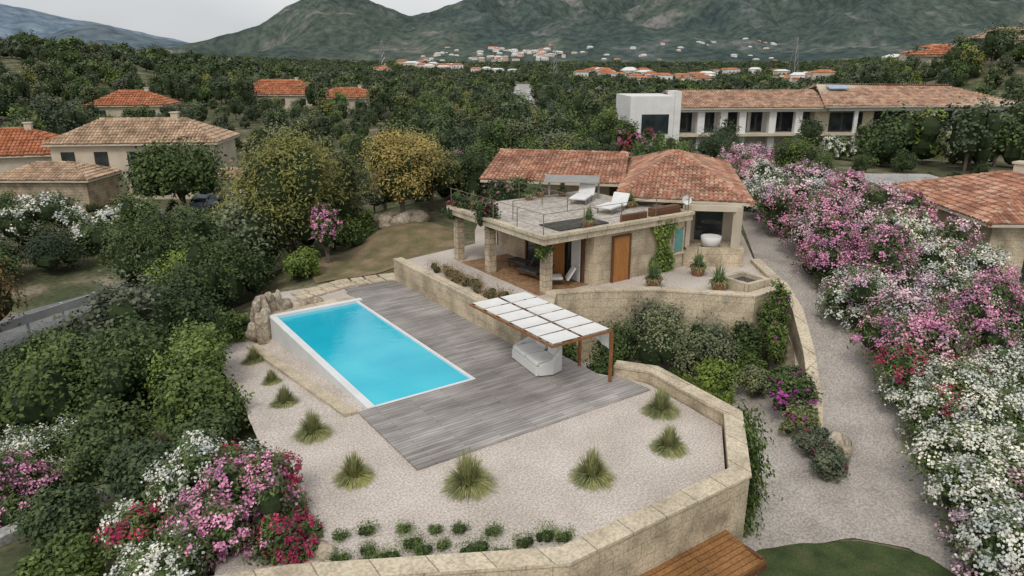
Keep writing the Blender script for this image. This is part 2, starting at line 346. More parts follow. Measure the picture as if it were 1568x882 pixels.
# ------------------------------------------------------------ stone walls
sand=stone('sandstone_blocks',(.56,.475,.355),(.5,.42,.31),(.36,.3,.225))
cop=stone('sandstone_coping',(.56,.49,.38),(.5,.43,.33),(.27,.23,.17),1.1,5,.02,.78)
rub=stone('rough_stone',(.5,.42,.31),(.4,.33,.25),(.26,.21,.16),.45,.28,.02)
white=M('white_plaster',[(.66,.65,.62),(.75,.74,.72)],1.2,.8)
cream=M('cream_plaster',[(.5,.43,.33),(.6,.53,.41)],.8,.85)
glass=M('window_glass',[(.015,.02,.022),(.04,.05,.055)],.7,.08,spec=.8)
wood=M('orange_wood',[(.3,.12,.03),(.42,.19,.06)],3,.6,stretch=(8,8,.6))
darkwood=M('dark_wood',[(.1,.045,.02),(.16,.075,.035)],3,.6,stretch=(8,8,.6))
conc=M('concrete',[(.3,.29,.27),(.42,.4,.37)],1,.9,.3,.01,fine=8)
metal=M('steel',[(.3,.3,.3)],3,.4,metal=.8)
par=empty('garden_parapet_wall')
pp=[(16.75,17.75),(17.55,16.6),(17.2,12.8),(14.6,10.45),(8.6,10.45),(3.3,13.35),(0.8,14.3)]
mb=MB();mb.wall(pp,-2.9,.38,.5);mb.obj('wall_blocks',sand,par)
mb=MB();mb.wall(pp,.38,.46,.58);mb.obj('coping',cop,par)
tc=empty('timber_canopy');mb=MB();mb.box((11.6,9.55,-1.05),(4.6,1.3,.1),0,0,.12);mb.obj('boards',stone('canopy_boards',(.28,.14,.055),(.22,.11,.04),(.08,.04,.02),3.1,.16,.012,.7),tc)
mb=MB();mb.rect(9.3,13.9,8.86,8.98,-1.3,-1.12);mb.rect(13.8,13.9,8.98,10.1,-1.28,-1.0);mb.obj('fascia',darkwood,tc)
mb=MB();mb.rect(13.2,13.7,8.98,9.45,-2.8,-1.2);mb.rect(9.5,9.9,8.98,9.45,-2.8,-1.2);mb.obj('pillars',sand,tc)
mb=MB();mb.rect(10.1,13.1,10.1,10.19,-2.7,-1.3);mb.obj('glass',glass,tc)
UT=[(15.45,33),(15.45,21.8),(16.6,21.8),(18.6,24.0),(20.6,23.1),(22.8,21.7),(25.6,18.7),(27.9,18.8),(30.6,22.4),(40,31.5),(36,38),(28,44),(22.5,36.8),(20.8,34)]
ut=empty('upper_terrace')
mb=MB();mb.prism(UT,-3,1.0,0,0,False);mb.obj('gravel_surface',gravel,ut)
mb=MB();ring=UT[:9];mb.wall(ring,-3,1.12,.45);mb.obj('retaining_wall',sand,ut)
mb=MB();mb.wall(ring,1.12,1.2,.5);mb.obj('coping',cop,ut)
mb=MB();mb.rect(18.1,20.98,24.3,31,1.004,1.03);mb.obj('terracotta_floor',M('terracotta_floor',[(.25,.14,.07),(.33,.2,.11)],1.5,.7,fine=6),ut)
rw=empty('drive_retaining_wall');rp=[(28.0,18.95),(26.8,17.2),(25.2,15.4),(23.6,13.9),(22.4,13.0)];zz=[1.1,.55,-.5,-1.5,-2.1]
mb=MB();mb.wall(rp,-3,[z+.1 for z in zz],.4);mb.obj('blocks',sand,rw)
mb=MB();mb.wall(rp,[z+.1 for z in zz],[z+.18 for z in zz],.46);mb.obj('coping',cop,rw)
sk=empty('skylight_shaft');mb=MB();mb.wall([(25.9,19.2),(27.3,19.2),(27.3,20.6),(25.9,20.6)],1.0,1.5,.2,0,True);mb.obj('rim',cop,sk)
mb=MB();mb.rect(26.0,27.2,19.3,20.5,1.02,1.3);mb.obj('glazing',glass,sk)
# ------------------------------------------------------------ pool & deck
pool=empty('swimming_pool')
m,t,b=base('pool_water',.05,.45);n=noise(t,.3,2);r=ramp(t,[(.012,.43,.58),(.022,.49,.63),(.05,.55,.67)],[.32,.5,.68]);t.links.new(n.outputs[0],r.inputs[0])
gr=t.nodes.new('ShaderNodeTexCoord');sp=t.nodes.new('ShaderNodeSeparateXYZ');t.links.new(gr.outputs['Object'],sp.inputs[0]);mr=t.nodes.new('ShaderNodeMapRange');mr.inputs[1].default_value=20;mr.inputs[2].default_value=31;t.links.new(sp.outputs[1],mr.inputs[0])
r5=ramp(t,[(1.0,1.06,1.04),(.9,.92,.96)]);t.links.new(mr.outputs[0],r5.inputs[0])
t.links.new(mix(t,r.outputs[0],r5.outputs[0],1,'MULTIPLY'),b.inputs['Base Color'])
n2=noise(t,2.5,3);bump(t,b,n2.outputs[0],.3,.03);water=m
mb=MB();mb.rect(8.4,12.2,20.38,30.8,-1.6,-.03);mb.obj('water',water,pool)
wp=M('pool_white_render',[(.66,.67,.66),(.74,.75,.74)],1.5,.7)
mb=MB();mb.rect(8.12,8.4,20.2,31.1,-1.8,.1);mb.rect(8.4,12.5,30.8,31.1,-1.8,.1);mb.rect(12.2,12.34,20.38,30.8,-1.8,.035);mb.rect(8.4,12.34,20.22,20.38,-1.8,.036);mb.obj('rim',wp,pool)
curb=empty('stone_curb');mb=MB();mb.wall([(7.55,20.2),(7.2,30.8)],[-.3,-1.5],[.1,-.98],.45);mb.obj('kerb_stones',cop,curb)
m,t,b=base('weathered_deck',.8,.2);c=t.nodes.new('ShaderNodeTexCoord')
br=t.nodes.new('ShaderNodeTexBrick')
for k,v in (('Scale',1),('Brick Width',2.4),('Row Height',.145),('Mortar Size',.007),('Mortar Smooth',.2),('Bias',-.1)):br.inputs[k].default_value=v
br.inputs['Color1'].default_value=(.37,.345,.325,1);br.inputs['Color2'].default_value=(.26,.245,.23,1);br.inputs['Mortar'].default_value=(.1,.09,.085,1);t.links.new(c.outputs['Object'],br.inputs['Vector'])
n=noise(t,2,5,stretch=(.4,3,1));r=ramp(t,[(.78,.78,.78),(1.15,1.15,1.15)],[.35,.65]);t.links.new(n.outputs[0],r.inputs[0])
n3=noise(t,.35,5);r3=ramp(t,[(.78,.76,.74),(1.2,1.19,1.18)],[.38,.62]);t.links.new(n3.outputs[0],r3.inputs[0])
o=mix(t,br.outputs[0],r.outputs[0],1,'MULTIPLY');o=mix(t,o,r3.outputs[0],1,'MULTIPLY');t.links.new(o,b.inputs['Base Color']);deckm=m
mb=MB()
mb.rect(7.8,16.2,16.05,20.21,-.06,.06);mb.rect(12.35,15.22,20.21,32.4,-.06,.06);mb.rect(15.22,16.2,20.21,21.5,-.06,.06)
mb.prism([(16.2,16.05),(16.85,16.05),(16.75,17.2),(16.2,17.9)],-.06,.06);mb.rect(12.5,15.22,32.4,33,-.06,.06)
mb.obj('wooden_deck',deckm)
mb=MB();mb.rect(8.2,12.35,31.12,31.7,-.06,.05);mb.obj('stone_paving',cop)
# ------------------------------------------------------------ tiles / roofs
tile_o=tileM('terracotta_tiles',[(.3,.135,.085),(.4,.19,.12),(.46,.25,.17),(.52,.36,.26)])
tile_n=tileM('orange_tiles',[(.34,.13,.06),(.44,.17,.085),(.5,.22,.12)])
tile_b=tileM('beige_tiles',[(.35,.23,.15),(.46,.32,.21),(.52,.39,.28)])
def tiles(mb,poly,m=0,w=.23,L=.42,mbase=None):
    P=np.array(poly,float);n=np.zeros(3)
    for i in range(len(P)):n+=np.cross(P[i],P[(i+1)%len(P)])
    n/=np.linalg.norm(n)
    if n[2]<0:n=-n;P=P[::-1]
    if mbase is not None:
        Q=P-np.array([0,0,.14]);k=len(P);V=np.concatenate([Q,P]);mb.add(V,[list(range(k,2*k))],mbase);mb.add(V,[list(range(k))[::-1]],mbase)
        mb.add(V,[[i,(i+1)%k,k+(i+1)%k,k+i] for i in range(k)],mbase)
    s=np.cross([0,0,1],n);s/=np.linalg.norm(s);t=np.cross(n,s)
    if t[2]<0:t=-t
    O=P[0];S=(P-O)@s;T=(P-O)@t;k=len(P);rows=[]
    for sv in np.arange(S.min()+w/2,S.max(),w):
        xs=[]
        for i in range(k):
            a,b=S[i],S[(i+1)%k]
            if (a-sv)*(b-sv)<0:xs.append(T[i]+(T[(i+1)%k]-T[i])*(sv-a)/(b-a))
        if len(xs)>=2:
            a,b=min(xs),max(xs)
            for tv in np.arange(a,b,L):rows.append((sv,tv,min(L*1.08,b-tv+.02)))
    if not rows:return
    rows=np.array(rows);rg=R(len(rows));N=len(rows);an=np.linspace(0,math.pi,6)
    jit=rg.normal(size=(N,2))*np.array([w*.04,L*.04])
    vs=[]
    for e,(rd,lf) in enumerate(((w*.54,.05),(w*.42,.015))):
        for q in an:
            ps=rows[:,0]+jit[:,0]-math.cos(q)*rd;pt=rows[:,1]+(0 if e==0 else 1)*rows[:,2]+jit[:,1]*(1-e);pn=math.sin(q)*rd*.8+lf*w/.23
            vs.append(O+ps[:,None]*s+pt[:,None]*t+pn*n)
    V=np.stack(vs,1);b=np.arange(N)[:,None]*12
    f=np.concatenate([b+np.array([i,i+1,i+7,i+6]) for i in range(5)]);f=f[:,::-1]
    mb.add(V.reshape(-1,3),f,m)
    mb.add(V.reshape(-1,3),b+np.array([0,1,2,3,4,5]),m)
def ridge(mb,a,b,m=0,r=.14,L=.45):
    a=np.array(a,float);b=np.array(b,float);D=np.linalg.norm(b-a);n=int(D/L)
    for i in range(n):
        p=a+(b-a)*i/n;q=a+(b-a)*(i+1.05)/n;mb.tube([p+[0,0,.03],q],[r*1.1,r*.9],m,7)
house=empty('stone_villa')
mb=MB();mb.rect(21,26.9,24,31.9,1.0,3.44);mb.obj('lower_walls',sand,house)
mb=MB();mb.rect(17.9,27.1,23.7,32,3.44,3.72);mb.obj('roof_terrace_slab',cop,house)
mb=MB();mb.wall([(17.97,31.9),(17.97,23.77),(27.0,23.77),(27.0,26.2)],3.723,3.86,.3);mb.obj('roof_terrace_edge',cop,house)
mb=MB();mb.rect(18.15,26.85,23.95,31.9,3.722,3.74);mb.obj('roof_terrace_paving',M('pale_paving',[(.4,.36,.31),(.48,.43,.37)],1,.85,fine=5),house)
mb=MB()
for cx,cy in ((18.3,28.5),(18.55,24.35),(18.3,31.5)):
    mb.rect(cx-.2,cx+.2,cy-.2,cy+.2,1.0,3.43)
mb.obj('stone_columns',rub,house)
mb=MB();mb.rect(22.15,23.1,23.9,23.99,1.0,3.15);mb.obj('timber_door',wood,house)
mb=MB();mb.rect(22.05,22.14,23.87,23.98,1.0,3.24);mb.rect(23.11,23.2,23.87,23.98,1.0,3.24);mb.rect(22.14,23.11,23.88,23.98,3.16,3.24)
for y0,y1 in ((24.6,24.7),(26.1,26.2),(27.6,27.7),(29.1,29.2)):mb.rect(20.86,20.99,y0,y1,1.03,3.2)
mb.rect(20.87,20.99,24.6,29.2,3.2,3.3);mb.obj('door_frames',darkwood,house)
mb=MB();mb.rect(20.93,20.995,24.7,29.1,1.03,3.2);mb.obj('sliding_glass',glass,house)
mb=MB();mb.rect(20.8,20.85,25.9,27.0,1.05,3.15);mb.obj('timber_shutter',wood,house)
mb=MB()
for i in range(8):mb.rect(20.8,20.85,24.75+i*.08,24.8+i*.08,1.05,3.1)
mb.obj('white_curtain',white,house)
mb=MB();mb.rect(26.15,26.75,23.93,23.992,1.9,3.0);mb.obj('teal_window',M('teal_shutter',[(.12,.3,.28)],3,.4),house)
mb=MB();mb.rect(26.08,26.15,23.9,23.99,1.83,3.07);mb.rect(26.75,26.82,23.9,23.99,1.83,3.07);mb.rect(26.05,26.85,23.86,23.985,1.74,1.83);mb.obj('window_surround',cop,house)
A_=(25.3,27.3,4.2);B_=(29.7,22.2,4.2);C_=(40.3,32.5,4.2);D_=(35.9,37.6,4.2);AP=(32.3,30.0,5.8)
mb=MB()
for tri in ((A_,B_,AP),(B_,C_,AP),(C_,D_,AP),(D_,A_,AP)):tiles(mb,tri,0,mbase=1)
for q in (A_,B_,C_,D_):ridge(mb,q,AP)
W1=(22.5,36.1,4.2);W2=(28.4,30.0,4.2);W3=(32.6,34.3,5.2);W4=(26.7,40.3,5.2);W5=(30.9,44.5,4.2);W6=(37,38.5,4.2)
tiles(mb,(W1,W2,W3,W4),0,mbase=1);tiles(mb,(W4,W3,W6,W5),0,mbase=1);ridge(mb,W4,W3)
mb.obj('tiled_roof',[tile_o,cream],house)
mb=MB();mb.prism([(27.0,28.2),(30.7,24.0),(39.2,32.5),(35.6,36.6)],.9,4.12);mb.prism([(23.3,36.3),(28.3,31.2),(36.2,38.3),(30.8,43.5)],.5,4.02);mb.obj('upper_walls',cream,house)
def wallquad(mb,a,b,s0,s1,z0,z1,off,m=0):
    a=np.array(a);b=np.array(b);d=(b-a)/np.linalg.norm(b-a);n=np.array([d[1],-d[0]]);c=a+d*(s0+s1)/2+n*off
    mb.box((c[0],c[1],(z0+z1)/2),(s1-s0,.1,z1-z0),m,math.atan2(d[1],d[0]))
mb=MB();wallquad(mb,(23.3,36.3),(28.3,31.2),.5,1.9,1.2,3.4,.02);wallquad(mb,(23.3,36.3),(28.3,31.2),2.6,4.6,1.2,3.4,.02)
wallquad(mb,(27.0,28.2),(30.7,24.0),1.8,2.9,1.8,3.8,.02);wallquad(mb,(27.0,28.2),(30.7,24.0),3.6,5.0,1.8,3.8,.02)
wallquad(mb,(30.7,24.0),(39.2,32.5),1.5,2.4,2.2,3.4,.02);mb.obj('dark_openings',glass,house)
mb=MB();mb.prism([(26.97,24.0),(29.3,22.15),(30.75,23.7),(27.4,27.6)],.9,1.8);mb.wall([(27.15,24.05),(29.3,22.35),(30.5,23.6)],1.8,1.95,.3);mb.obj('porch_base',sand,house)
mb=MB();
for q in ((29.15,22.6),(27.35,24.3),(30.2,23.4)):mb.rect(q[0]-.16,q[0]+.16,q[1]-.16,q[1]+.16,1.95,4.05)
mb.wall([(27.35,24.3),(29.15,22.6),(30.2,23.4)],3.8,4.08,.3);mb.obj('porch_columns',cream,house)
mb=MB();mb.lathe((28.6,23.7,1.82),[(.2,0),(.42,.1),(.5,.35),(.52,.6),(.46,.6),(.4,.3),(.05,.15)],0,20);mb.obj('bath_tub',white,house,smooth=True)
rail=MB()
def railing(mb,pts,z,h=.9,st=1.8):
    for i in range(len(pts)-1):
        a=np.array(pts[i]);b=np.array(pts[i+1]);L=np.linalg.norm(b-a);n=max(1,int(L/st))
        for j in range(0 if i==0 else 1,n+1):
            p=a+(b-a)*j/n;mb.box((p[0],p[1],z+h/2),(.03,.03,h))
        for k in (.3,.6):mb.tube([(*a,z+k),(*b,z+k)],[.006,.006],0,4)
        mb.tube([(*a,z+.9),(*b,z+.9)],[.014,.014],0,4)
railing(rail,[(18.0,31.7),(18.0,23.85),(26.9,23.85),(26.9,26)],3.86);railing(rail,[(19,27.6),(22.3,27.6),(22.3,31.8)],3.74)
rail.obj('terrace_railing',M('rail_rust',[(.2,.15,.11)],4,.6),house)
mb=MB();mb.rect(19.3,22.2,24.4,25.9,3.742,3.8);mb.obj('dark_roof_bed',M('dark_slate',[(.05,.05,.045),(.08,.075,.06)],2,.9,fine=8),house)
mb=MB();mb.rect(24.9,26.7,24.15,24.6,3.742,4.15);mb.rect(22.8,24.4,24.15,24.3,3.742,4.1);mb.obj('timber_planter',darkwood,house)
mb=MB();mb.box((25.0,30.6,4.75),(3.0,1.4,.05),0,math.radians(-42),.12)
for q in ((23.9,31.2),(25.9,29.4)):mb.rect(q[0]-.04,q[0]+.04,q[1]-.04,q[1]+.04,3.74,4.75)
mb.obj('grey_awning',M('awning_cloth',[(.3,.29,.27)],2,.9),house)
dish=empty('satellite_dish');mb=MB();mb.lathe((0,0,0),[(.02,0),(.13,.02),(.22,.07),(.235,.09)],0,16);o=mb.obj('dish',white,dish,smooth=True);o.location=(26.9,24.0,4.4);o.rotation_euler=(1.2,0,-.6)
mb=MB();mb.tube([(26.9,24.05,3.86),(26.9,24.05,4.4)],[.02,.02]);mb.obj('mast',metal,dish)
def lounger(name,loc,rot,mat,fr,L=1.9,w=.7):
    e=empty(name,loc=loc);e.rotation_euler[2]=rot
    mb=MB();mb.box((.25,0,.32),(L*.68,w,.12));
    mb.box((-L*.36,0,.5),(.1,w,.6),0);mb.V[-1][:]=mb.V[-1]+np.stack([-(mb.V[-1][:,2]-.3)*.6,0*mb.V[-1][:,0],0*mb.V[-1][:,0]],1)
    o=mb.obj('cushion',mat,e);bv=o.modifiers.new('b','BEVEL');bv.width=.04;bv.segments=2
    mb=MB()
    for x in (-.45,.75):
        for y in (-w/2+.05,w/2-.05):mb.box((x,y,.13),(.05,.05,.26))
    mb.box((.15,w/2,.24),(L*.8,.04,.05));mb.box((.15,-w/2,.24),(L*.8,.04,.05));mb.obj('frame',fr,e);return e
cush=M('white_cushion',[(.68,.67,.65),(.75,.74,.72)],4,.9,.2,.01)
wick=M('white_wicker',[(.6,.59,.56),(.72,.71,.68)],30,.8,.6,.01)
lounger('sun_lounger',(24.2,26.4,3.75),math.radians(200),cush,metal,2.0,.9);lounger('sun_lounger',(24.6,29.2,3.75),math.radians(215),cush,metal,2.2,.9)
dk=M('dark_cushion',[(.05,.05,.05),(.1,.1,.1)],4,.9)
lounger('sun_lounger',(19.6,26.6,1.03),math.radians(100),dk,darkwood);lounger('sun_lounger',(20.1,28.2,1.03),math.radians(100),dk,darkwood);lounger('sun_lounger',(19.9,25.2,1.03),math.radians(150),cush,darkwood,1.3,.7)
sofa=empty('wicker_sofa',loc=(14.9,20.0,.06));sofa.rotation_euler[2]=math.radians(-8)
mb=MB();mb.prism([(-.6,-1.0),(.25,-1.05),(.55,-.6),(.6,0),(.55,.6),(.25,1.05),(-.6,1.0)],.04,.34);o=mb.obj('base',wick,sofa);o.modifiers.new('b','BEVEL').width=.05
mb=MB();pts=[(-.5,-1.02),(.0,-1.12),(.42,-.95),(.66,-.5),(.72,0),(.66,.5),(.42,.95),(.0,1.12),(-.5,1.02)];mb.wall(pts,.04,[.45,.6,.86,1.02,1.06,1.02,.86,.6,.45],.14);o=mb.obj('curved_back',wick,sofa);bv=o.modifiers.new('b','BEVEL');bv.width=.03;bv.segments=2
mb=MB();mb.box((-.1,-.47,.44),(.9,.86,.18));mb.box((-.1,.47,.44),(.9,.86,.18));mb.box((.42,-.45,.66),(.16,.7,.4));mb.box((.42,.45,.66),(.16,.7,.4));o=mb.obj('cushions',cush,sofa);bv=o.modifiers.new('b','BEVEL');bv.width=.06;bv.segments=3
pg=empty('shade_pergola');corten=M('corten_steel',[(.2,.08,.03),(.3,.13,.05)],4,.7)
mb=MB();zt=1.96
for x,y,z0 in ((16.1,17.3,0.06),(16.1,19.0,.06),(16.05,22.45,1.2)):
    mb.box((x,y,(z0+zt)/2),(.09,.09,zt-z0))
for x in (13.5,14.78,16.1):mb.box((x,19.9,zt+.03),(.06,5.2,.07))
for i in range(7):mb.box((14.8,17.33+i*.857,zt+.03),(2.67,.04,.08))
mb.obj('frame',corten,pg)
mb=MB()
for i in range(6):
    for x0,x1 in ((13.56,14.72),(14.84,16.04)):
        y0=17.37+i*.857;y1=y0+.78;g=np.linspace(0,1,7);VX=[]
        for a in g:
            for c_ in g:VX.append((x0+(x1-x0)*a,y0+(y1-y0)*c_,zt+.11-.05*math.sin(math.pi*a)*math.sin(math.pi*c_)))
        mb.add(VX,[[i_*7+j,i_*7+j+1,(i_+1)*7+j+1,(i_+1)*7+j][::-1] for i_ in range(6) for j in range(6)])
g=np.linspace(0,1,14);VX=[]
for a in g:
    for zq in (0,1):VX.append((16.17+.03*math.sin(a*20),17.5+a*1.4,zt+.02-zq*(.75-.35*a)))
mb.add(VX,[[2*i,2*i+1,2*i+3,2*i+2] for i in range(13)])
mb.obj('canvas_panels',M('canvas',[(.68,.67,.64),(.75,.74,.72)],2,.9),pg,smooth=True)
# ------------------------------------------------------------ rocks
granite=M('granite',[(.26,.2,.14),(.42,.35,.26),(.52,.45,.35)],1.6,.9,.8,.1,fine=7)
def rock(name,parts,seed):
    mb=MB()
    for i,(c,r) in enumerate(parts):mb.blob(c,r,0,seed+i,.15,20,14)
    return mb.obj(name,granite,smooth=True)
rock('pool_rock_cluster',[((8.1,31.5,.1),(.26,.28,.8)),((7.8,31.0,-.4),(.28,.32,.85)),((8.5,31.9,.3),(.28,.26,.5)),((9.0,31.7,.15),(.35,.25,.4)),((7.9,32.0,-.1),(.35,.3,.6)),((9.8,31.8,.0),(.4,.25,.3)),((7.5,31.5,-.75),(.35,.35,.4)),((8.75,31.5,.75),(.16,.15,.32)),((10.6,31.9,-.02),(.3,.22,.25)),((7.7,31.3,.45),(.17,.17,.35)),((8.35,31.6,.8),(.13,.13,.25))],5)
rock('granite_boulder',[((20.6,42,1.0),(1.1,.85,.7)),((19.3,42.6,.9),(.7,.6,.45))],25)
rock('granite_boulder',[((22.0,12.0,-2.0),(.75,.6,.55))],35)
rock('granite_boulder',[((4.3,14.2,.0),(.3,.35,.25)),((4.0,13.8,.0),(.25,.25,.2))],45)
rg=R(3);mb=MB()
pth=[(10.4,33.2),(12.9,33.9),(15.4,33.5),(18,34),(20.6,34.3)]
for i in range(4):
    a=np.array(pth[i]);b_=np.array(pth[i+1]);L=np.linalg.norm(b_-a)
    for s in np.arange(0,L,.75):
        p=a+(b_-a)*s/L;
        for k in (-.33,.33):
            q=p+np.array([0,k*1.0]);zq=max(h1(q[0],q[1]),float(zg(np.array(q[0]),np.array(q[1]))) if q[0]<15.2 else -9);mb.box((q[0],q[1],zq+.06),(.62,.55+.1*rg.rand(),.08),0,rg.normal()*.05+math.atan2(*(b_-a)[::-1]))
mb.obj('stepping_stones',cop)
# ------------------------------------------------------------ pots and plants
terr=M('terracotta_pot',[(.2,.1,.05),(.3,.16,.09)],4,.8)
def pot(loc,seed,s=1):
    e=empty('potted_agave',loc=loc);mb=MB();mb.lathe((0,0,0),[(.02,0),(.24*s,0),(.34*s,.36*s),(.37*s,.36*s),(.37*s,.43*s),(.3*s,.43*s),(.28*s,.38*s),(.01,.38*s)],0,18);mb.obj('pot',terr,e,smooth=False)
    tuft('leaves',(0,0,.36*s),.6*s,150,LD['agave'],seed,e,1.0,.028,1.3)
for i,q in enumerate(((23.2,22.3,1),(25.3,20.3,1),(26.4,22.5,1))):pot(q,60+i,1.1)
for i,q in enumerate(((20.9,24.3,3.8),(25.6,26.6,3.74),(22.6,31.3,3.74),(23.6,31.6,3.74),(24.9,31.3,3.74),(19.0,31.2,3.74))):pot(q,70+i,.75)
for i,(x,y,s) in enumerate(((6.1,19.7,.78),(6.2,16.7,.74),(8.6,14.6,1.0),(11.6,13.0,.85),(14.5,12.9,.75),(16.0,14.7,.85),(6.2,22.8,.65),(6.7,28.6,.65),(6.5,25.4,.5))):
    tuft('ornamental_grass',(x,y,float(zg(np.array(x),np.array(y)))),s,1300,LD['grass'],80+i,None,.78,.0075,1.25)
mb=MB();i=0;rg=R(8)
for x,y in [(4.9,14.3),(5.2,13.5),(5.7,14.0),(6.0,13.1),(6.4,13.6),(6.8,12.7),(7.3,13.0),(7.5,12.2),(8.0,12.4),(8.3,11.7),(8.9,11.6),(5.5,13.0),(6.9,13.3),(9.4,11.3),(4.6,13.6),(7.1,12.1),(6.3,12.7),(5.1,12.95),(7.9,11.8)]:
    x+=rg.normal()*.1;y+=rg.normal()*.08;r=.11+.17*rg.rand();foliage(mb,[(x,y,r*.6,r,r,r*.9),(x+r*.7,y+.04,r*.4,r*.7,r*.7,r*.7),(x-r*.5,y+.1,r*.4,r*.6,r*.6,r*.9)],560,.065,.25,100+i,0,1,low=-.2,sig=.45);i+=1
mb.obj('lavender_border',[LD['bright'],core])
mb=MB()
for k in range(34):
    x=15.95+.75*rg.rand();y=23+8.2*rg.rand();r=.16+.2*rg.rand();foliage(mb,[(x,y,1+r*.5,r,r,r*.9)],320,.07,.3,130+k,0,1,low=-.2,sig=.35)
mb.obj('dry_shrub_border',[LD['dry'],core])
def creeper(name,a,b,z0,z1,n,leaf,seed,th=.15,petal=None,np_=0,prof=None,size=.13):
    rg=R(seed);a=np.array(a);b=np.array(b);s=rg.rand(n);z=rg.rand(n)
    if prof is not None:
        k=np.abs(s-.5)*2<prof(z);s=s[k];z=z[k]
    n=len(s);d=(b-a)/np.linalg.norm(b-a);nn=np.array([d[1],-d[0]])
    z=z0+(z1-z0)*z;bul=.5+fbm(s*4,z*1.5,seed);p=a+np.outer(s,b-a)+nn*(np.abs(rg.normal(size=n))*th*bul)[:,None]+.05*nn;P=np.concatenate([p,z[:,None]],1)+rg.normal(size=(n,3))*.05
    nr=np.concatenate([np.tile(nn,(n,1)),np.full((n,1),.4)],1)+unit(rg,n)*.7;nr/=np.linalg.norm(nr,axis=1,keepdims=True)
    mb=MB();q=quads_at(P,nr,size,.8,rg);m=int(np_*n);mb.quads(q[m:],0)
    if m:mb.quads(q[:m],1)
    return mb.obj(name,[LD[leaf]]+([PT[petal]] if petal else []))
creeper('climbing_vine',(24.5,23.97),(26.1,23.97),.95,3.75,2800,'bright',1,.12,prof=lambda z:.7+.3*np.sin(z*9))
creeper('climbing_vine',(17.75,13.2),(18.0,16.6),-2.7,.4,4200,'bright',2,.25,prof=lambda z:1.0-.1*np.sin(z*7))
creeper('climbing_vine',(15.7,11.15),(17.75,13.1),-2.8,.42,7500,'bright',3,.32)
for i,(x,y,z,r,h,lf,pt,nf) in enumerate([(18.2,28.6,3.0,.75,1.5,'green','crimson',260),(18.4,31.5,3.0,.9,1.4,'green','crimson',160),(18.5,24.4,2.5,.55,.8,'green',None,0),(21.6,33.0,3.4,.9,1.2,'green','pink',200),(23.5,33.6,3.2,1.2,1.2,'green','pink',100)]):
    mb=MB();L=crown_lobes(R(200+i),r,h,7,0);foliage(mb,L,1600,.12,.7,200+i,0,1,sig=.25,inner=.5)
    mb.tube([(.1,0,1.0-z),(.05,.1,-.4),(0,0,.3)],[.05,.04,.03],2)
    if pt:flowers(mb,L,nf,.09,300+i,3)
    mb.obj('bougainvillea' if pt else 'wisteria_vine',[LD[lf],core,bark]+([PT[pt]] if pt else []),loc=(x,y,z))
for i,(x,y,r,h,lf,pt,nf) in enumerate([(21.4,19.6,1.7,2.7,'olive',None,0),(23.4,19.0,1.6,2.5,'olive',None,0),(22.3,20.9,1.5,2.8,'olive',None,0),(20.0,20.9,1.3,2.4,'green',None,0),(18.6,20.2,.9,1.1,'green',None,0),(22.0,17.3,1.2,1.5,'bright',None,0),(24.9,18.3,.9,2.0,'green',None,0),
  (26.0,17.7,.55,2.3,'green','purple',450),(25.1,16.8,.6,1.7,'green','purple',350),(24.0,15.6,.7,1.2,'green','purple',250),(22.9,14.5,.9,1.4,'green','purple',1500),(22.0,13.4,.7,1.0,'olive','purple',200),(21.4,12.4,.8,1.0,'olive','crimson',250),(20.9,11.5,.8,.9,'olive','crimson',200),(24.3,17.6,.8,1.2,'green',None,0),(23.3,16.4,.8,1.1,'olive',None,0),
  (18.1,22.4,.9,1.6,'green',None,0),(17.3,19.0,.6,.8,'bright',None,0)]):
    tree('bougainvillea' if pt=='purple' else 'garden_shrub',(x,y,h1(x,y)),r,.05,h,lf,4200,.12,400+i,flower=pt,nf=nf,nl=9,sig=.2)
# oleanders
i=0
for x,y,r,h,cols in [(53,41,2.6,3.4,['pale']),(49.2,38,2.7,3.5,['pink','pale']),(46.0,34.6,2.6,3.4,['pale','pink']),(43.0,31.2,2.6,3.5,['white','pale']),(40.2,27.6,2.7,3.6,['white']),(37.3,24.4,2.7,3.7,['pink','pale']),(34.6,21.1,2.7,3.7,['pink','pale']),(32.2,18.1,2.6,3.7,['pink']),
   (30.0,15.2,2.6,3.6,['pale','white']),(28.3,12.8,2.4,3.4,['pink','pale']),(26.4,10.8,2.3,3.2,['white','white','crimson']),(24.9,8.8,2.2,3.3,['white']),(22.6,7.2,2.3,3.3,['white']),(21.0,5.6,2.2,3.1,['white','pale','white']),
   (41.8,22.2,2.7,3.6,['pink','pale']),(38.4,18.4,2.7,3.6,['white','pale']),(35.8,15.2,2.6,3.5,['white','pink']),(33.2,12.2,2.5,3.3,['pink','white']),(30.6,9.4,2.4,3.3,['white']),(28.2,6.8,2.4,3.2,['white']),(25.8,4.4,2.3,3.1,['pale','white']),(47,31,2.5,3.3,['pale']),(44.5,26.0,2.6,3.4,['pale','pink'])]:
    far=math.hypot(x,y)>42
    oleander('oleander_shrub',(x,y,h1(x,y)-.1),r,h,cols,500+i,5500 if far else 9500,6500 if far else 11000,.2 if far else .17,.12 if far else .09);i+=1
for x,y,z,r,h,cols in [(2.7,15.9,-.4,1.6,2.4,['pink']),(3.9,16.3,-.2,1.1,1.8,['crimson','pink']),(2.9,18.2,-.8,1.5,2.5,['white','white','crimson']),(1.2,15.4,-.9,1.3,2.0,['white']),(1.5,18.0,-1.5,1.4,2.2,['crimson','white']),(4.0,14.9,-.4,.9,1.5,['crimson']),
   (-1.8,24.6,-2.9,1.5,2.6,['pink']),(-.6,26.2,-2.9,1.6,2.6,['white']),(-3.0,27,-3,1.6,2.5,['white'])]:
    oleander('oleander_shrub',(x,y,z),r,h,cols,560+i,9000,6500,.14,.07);i+=1
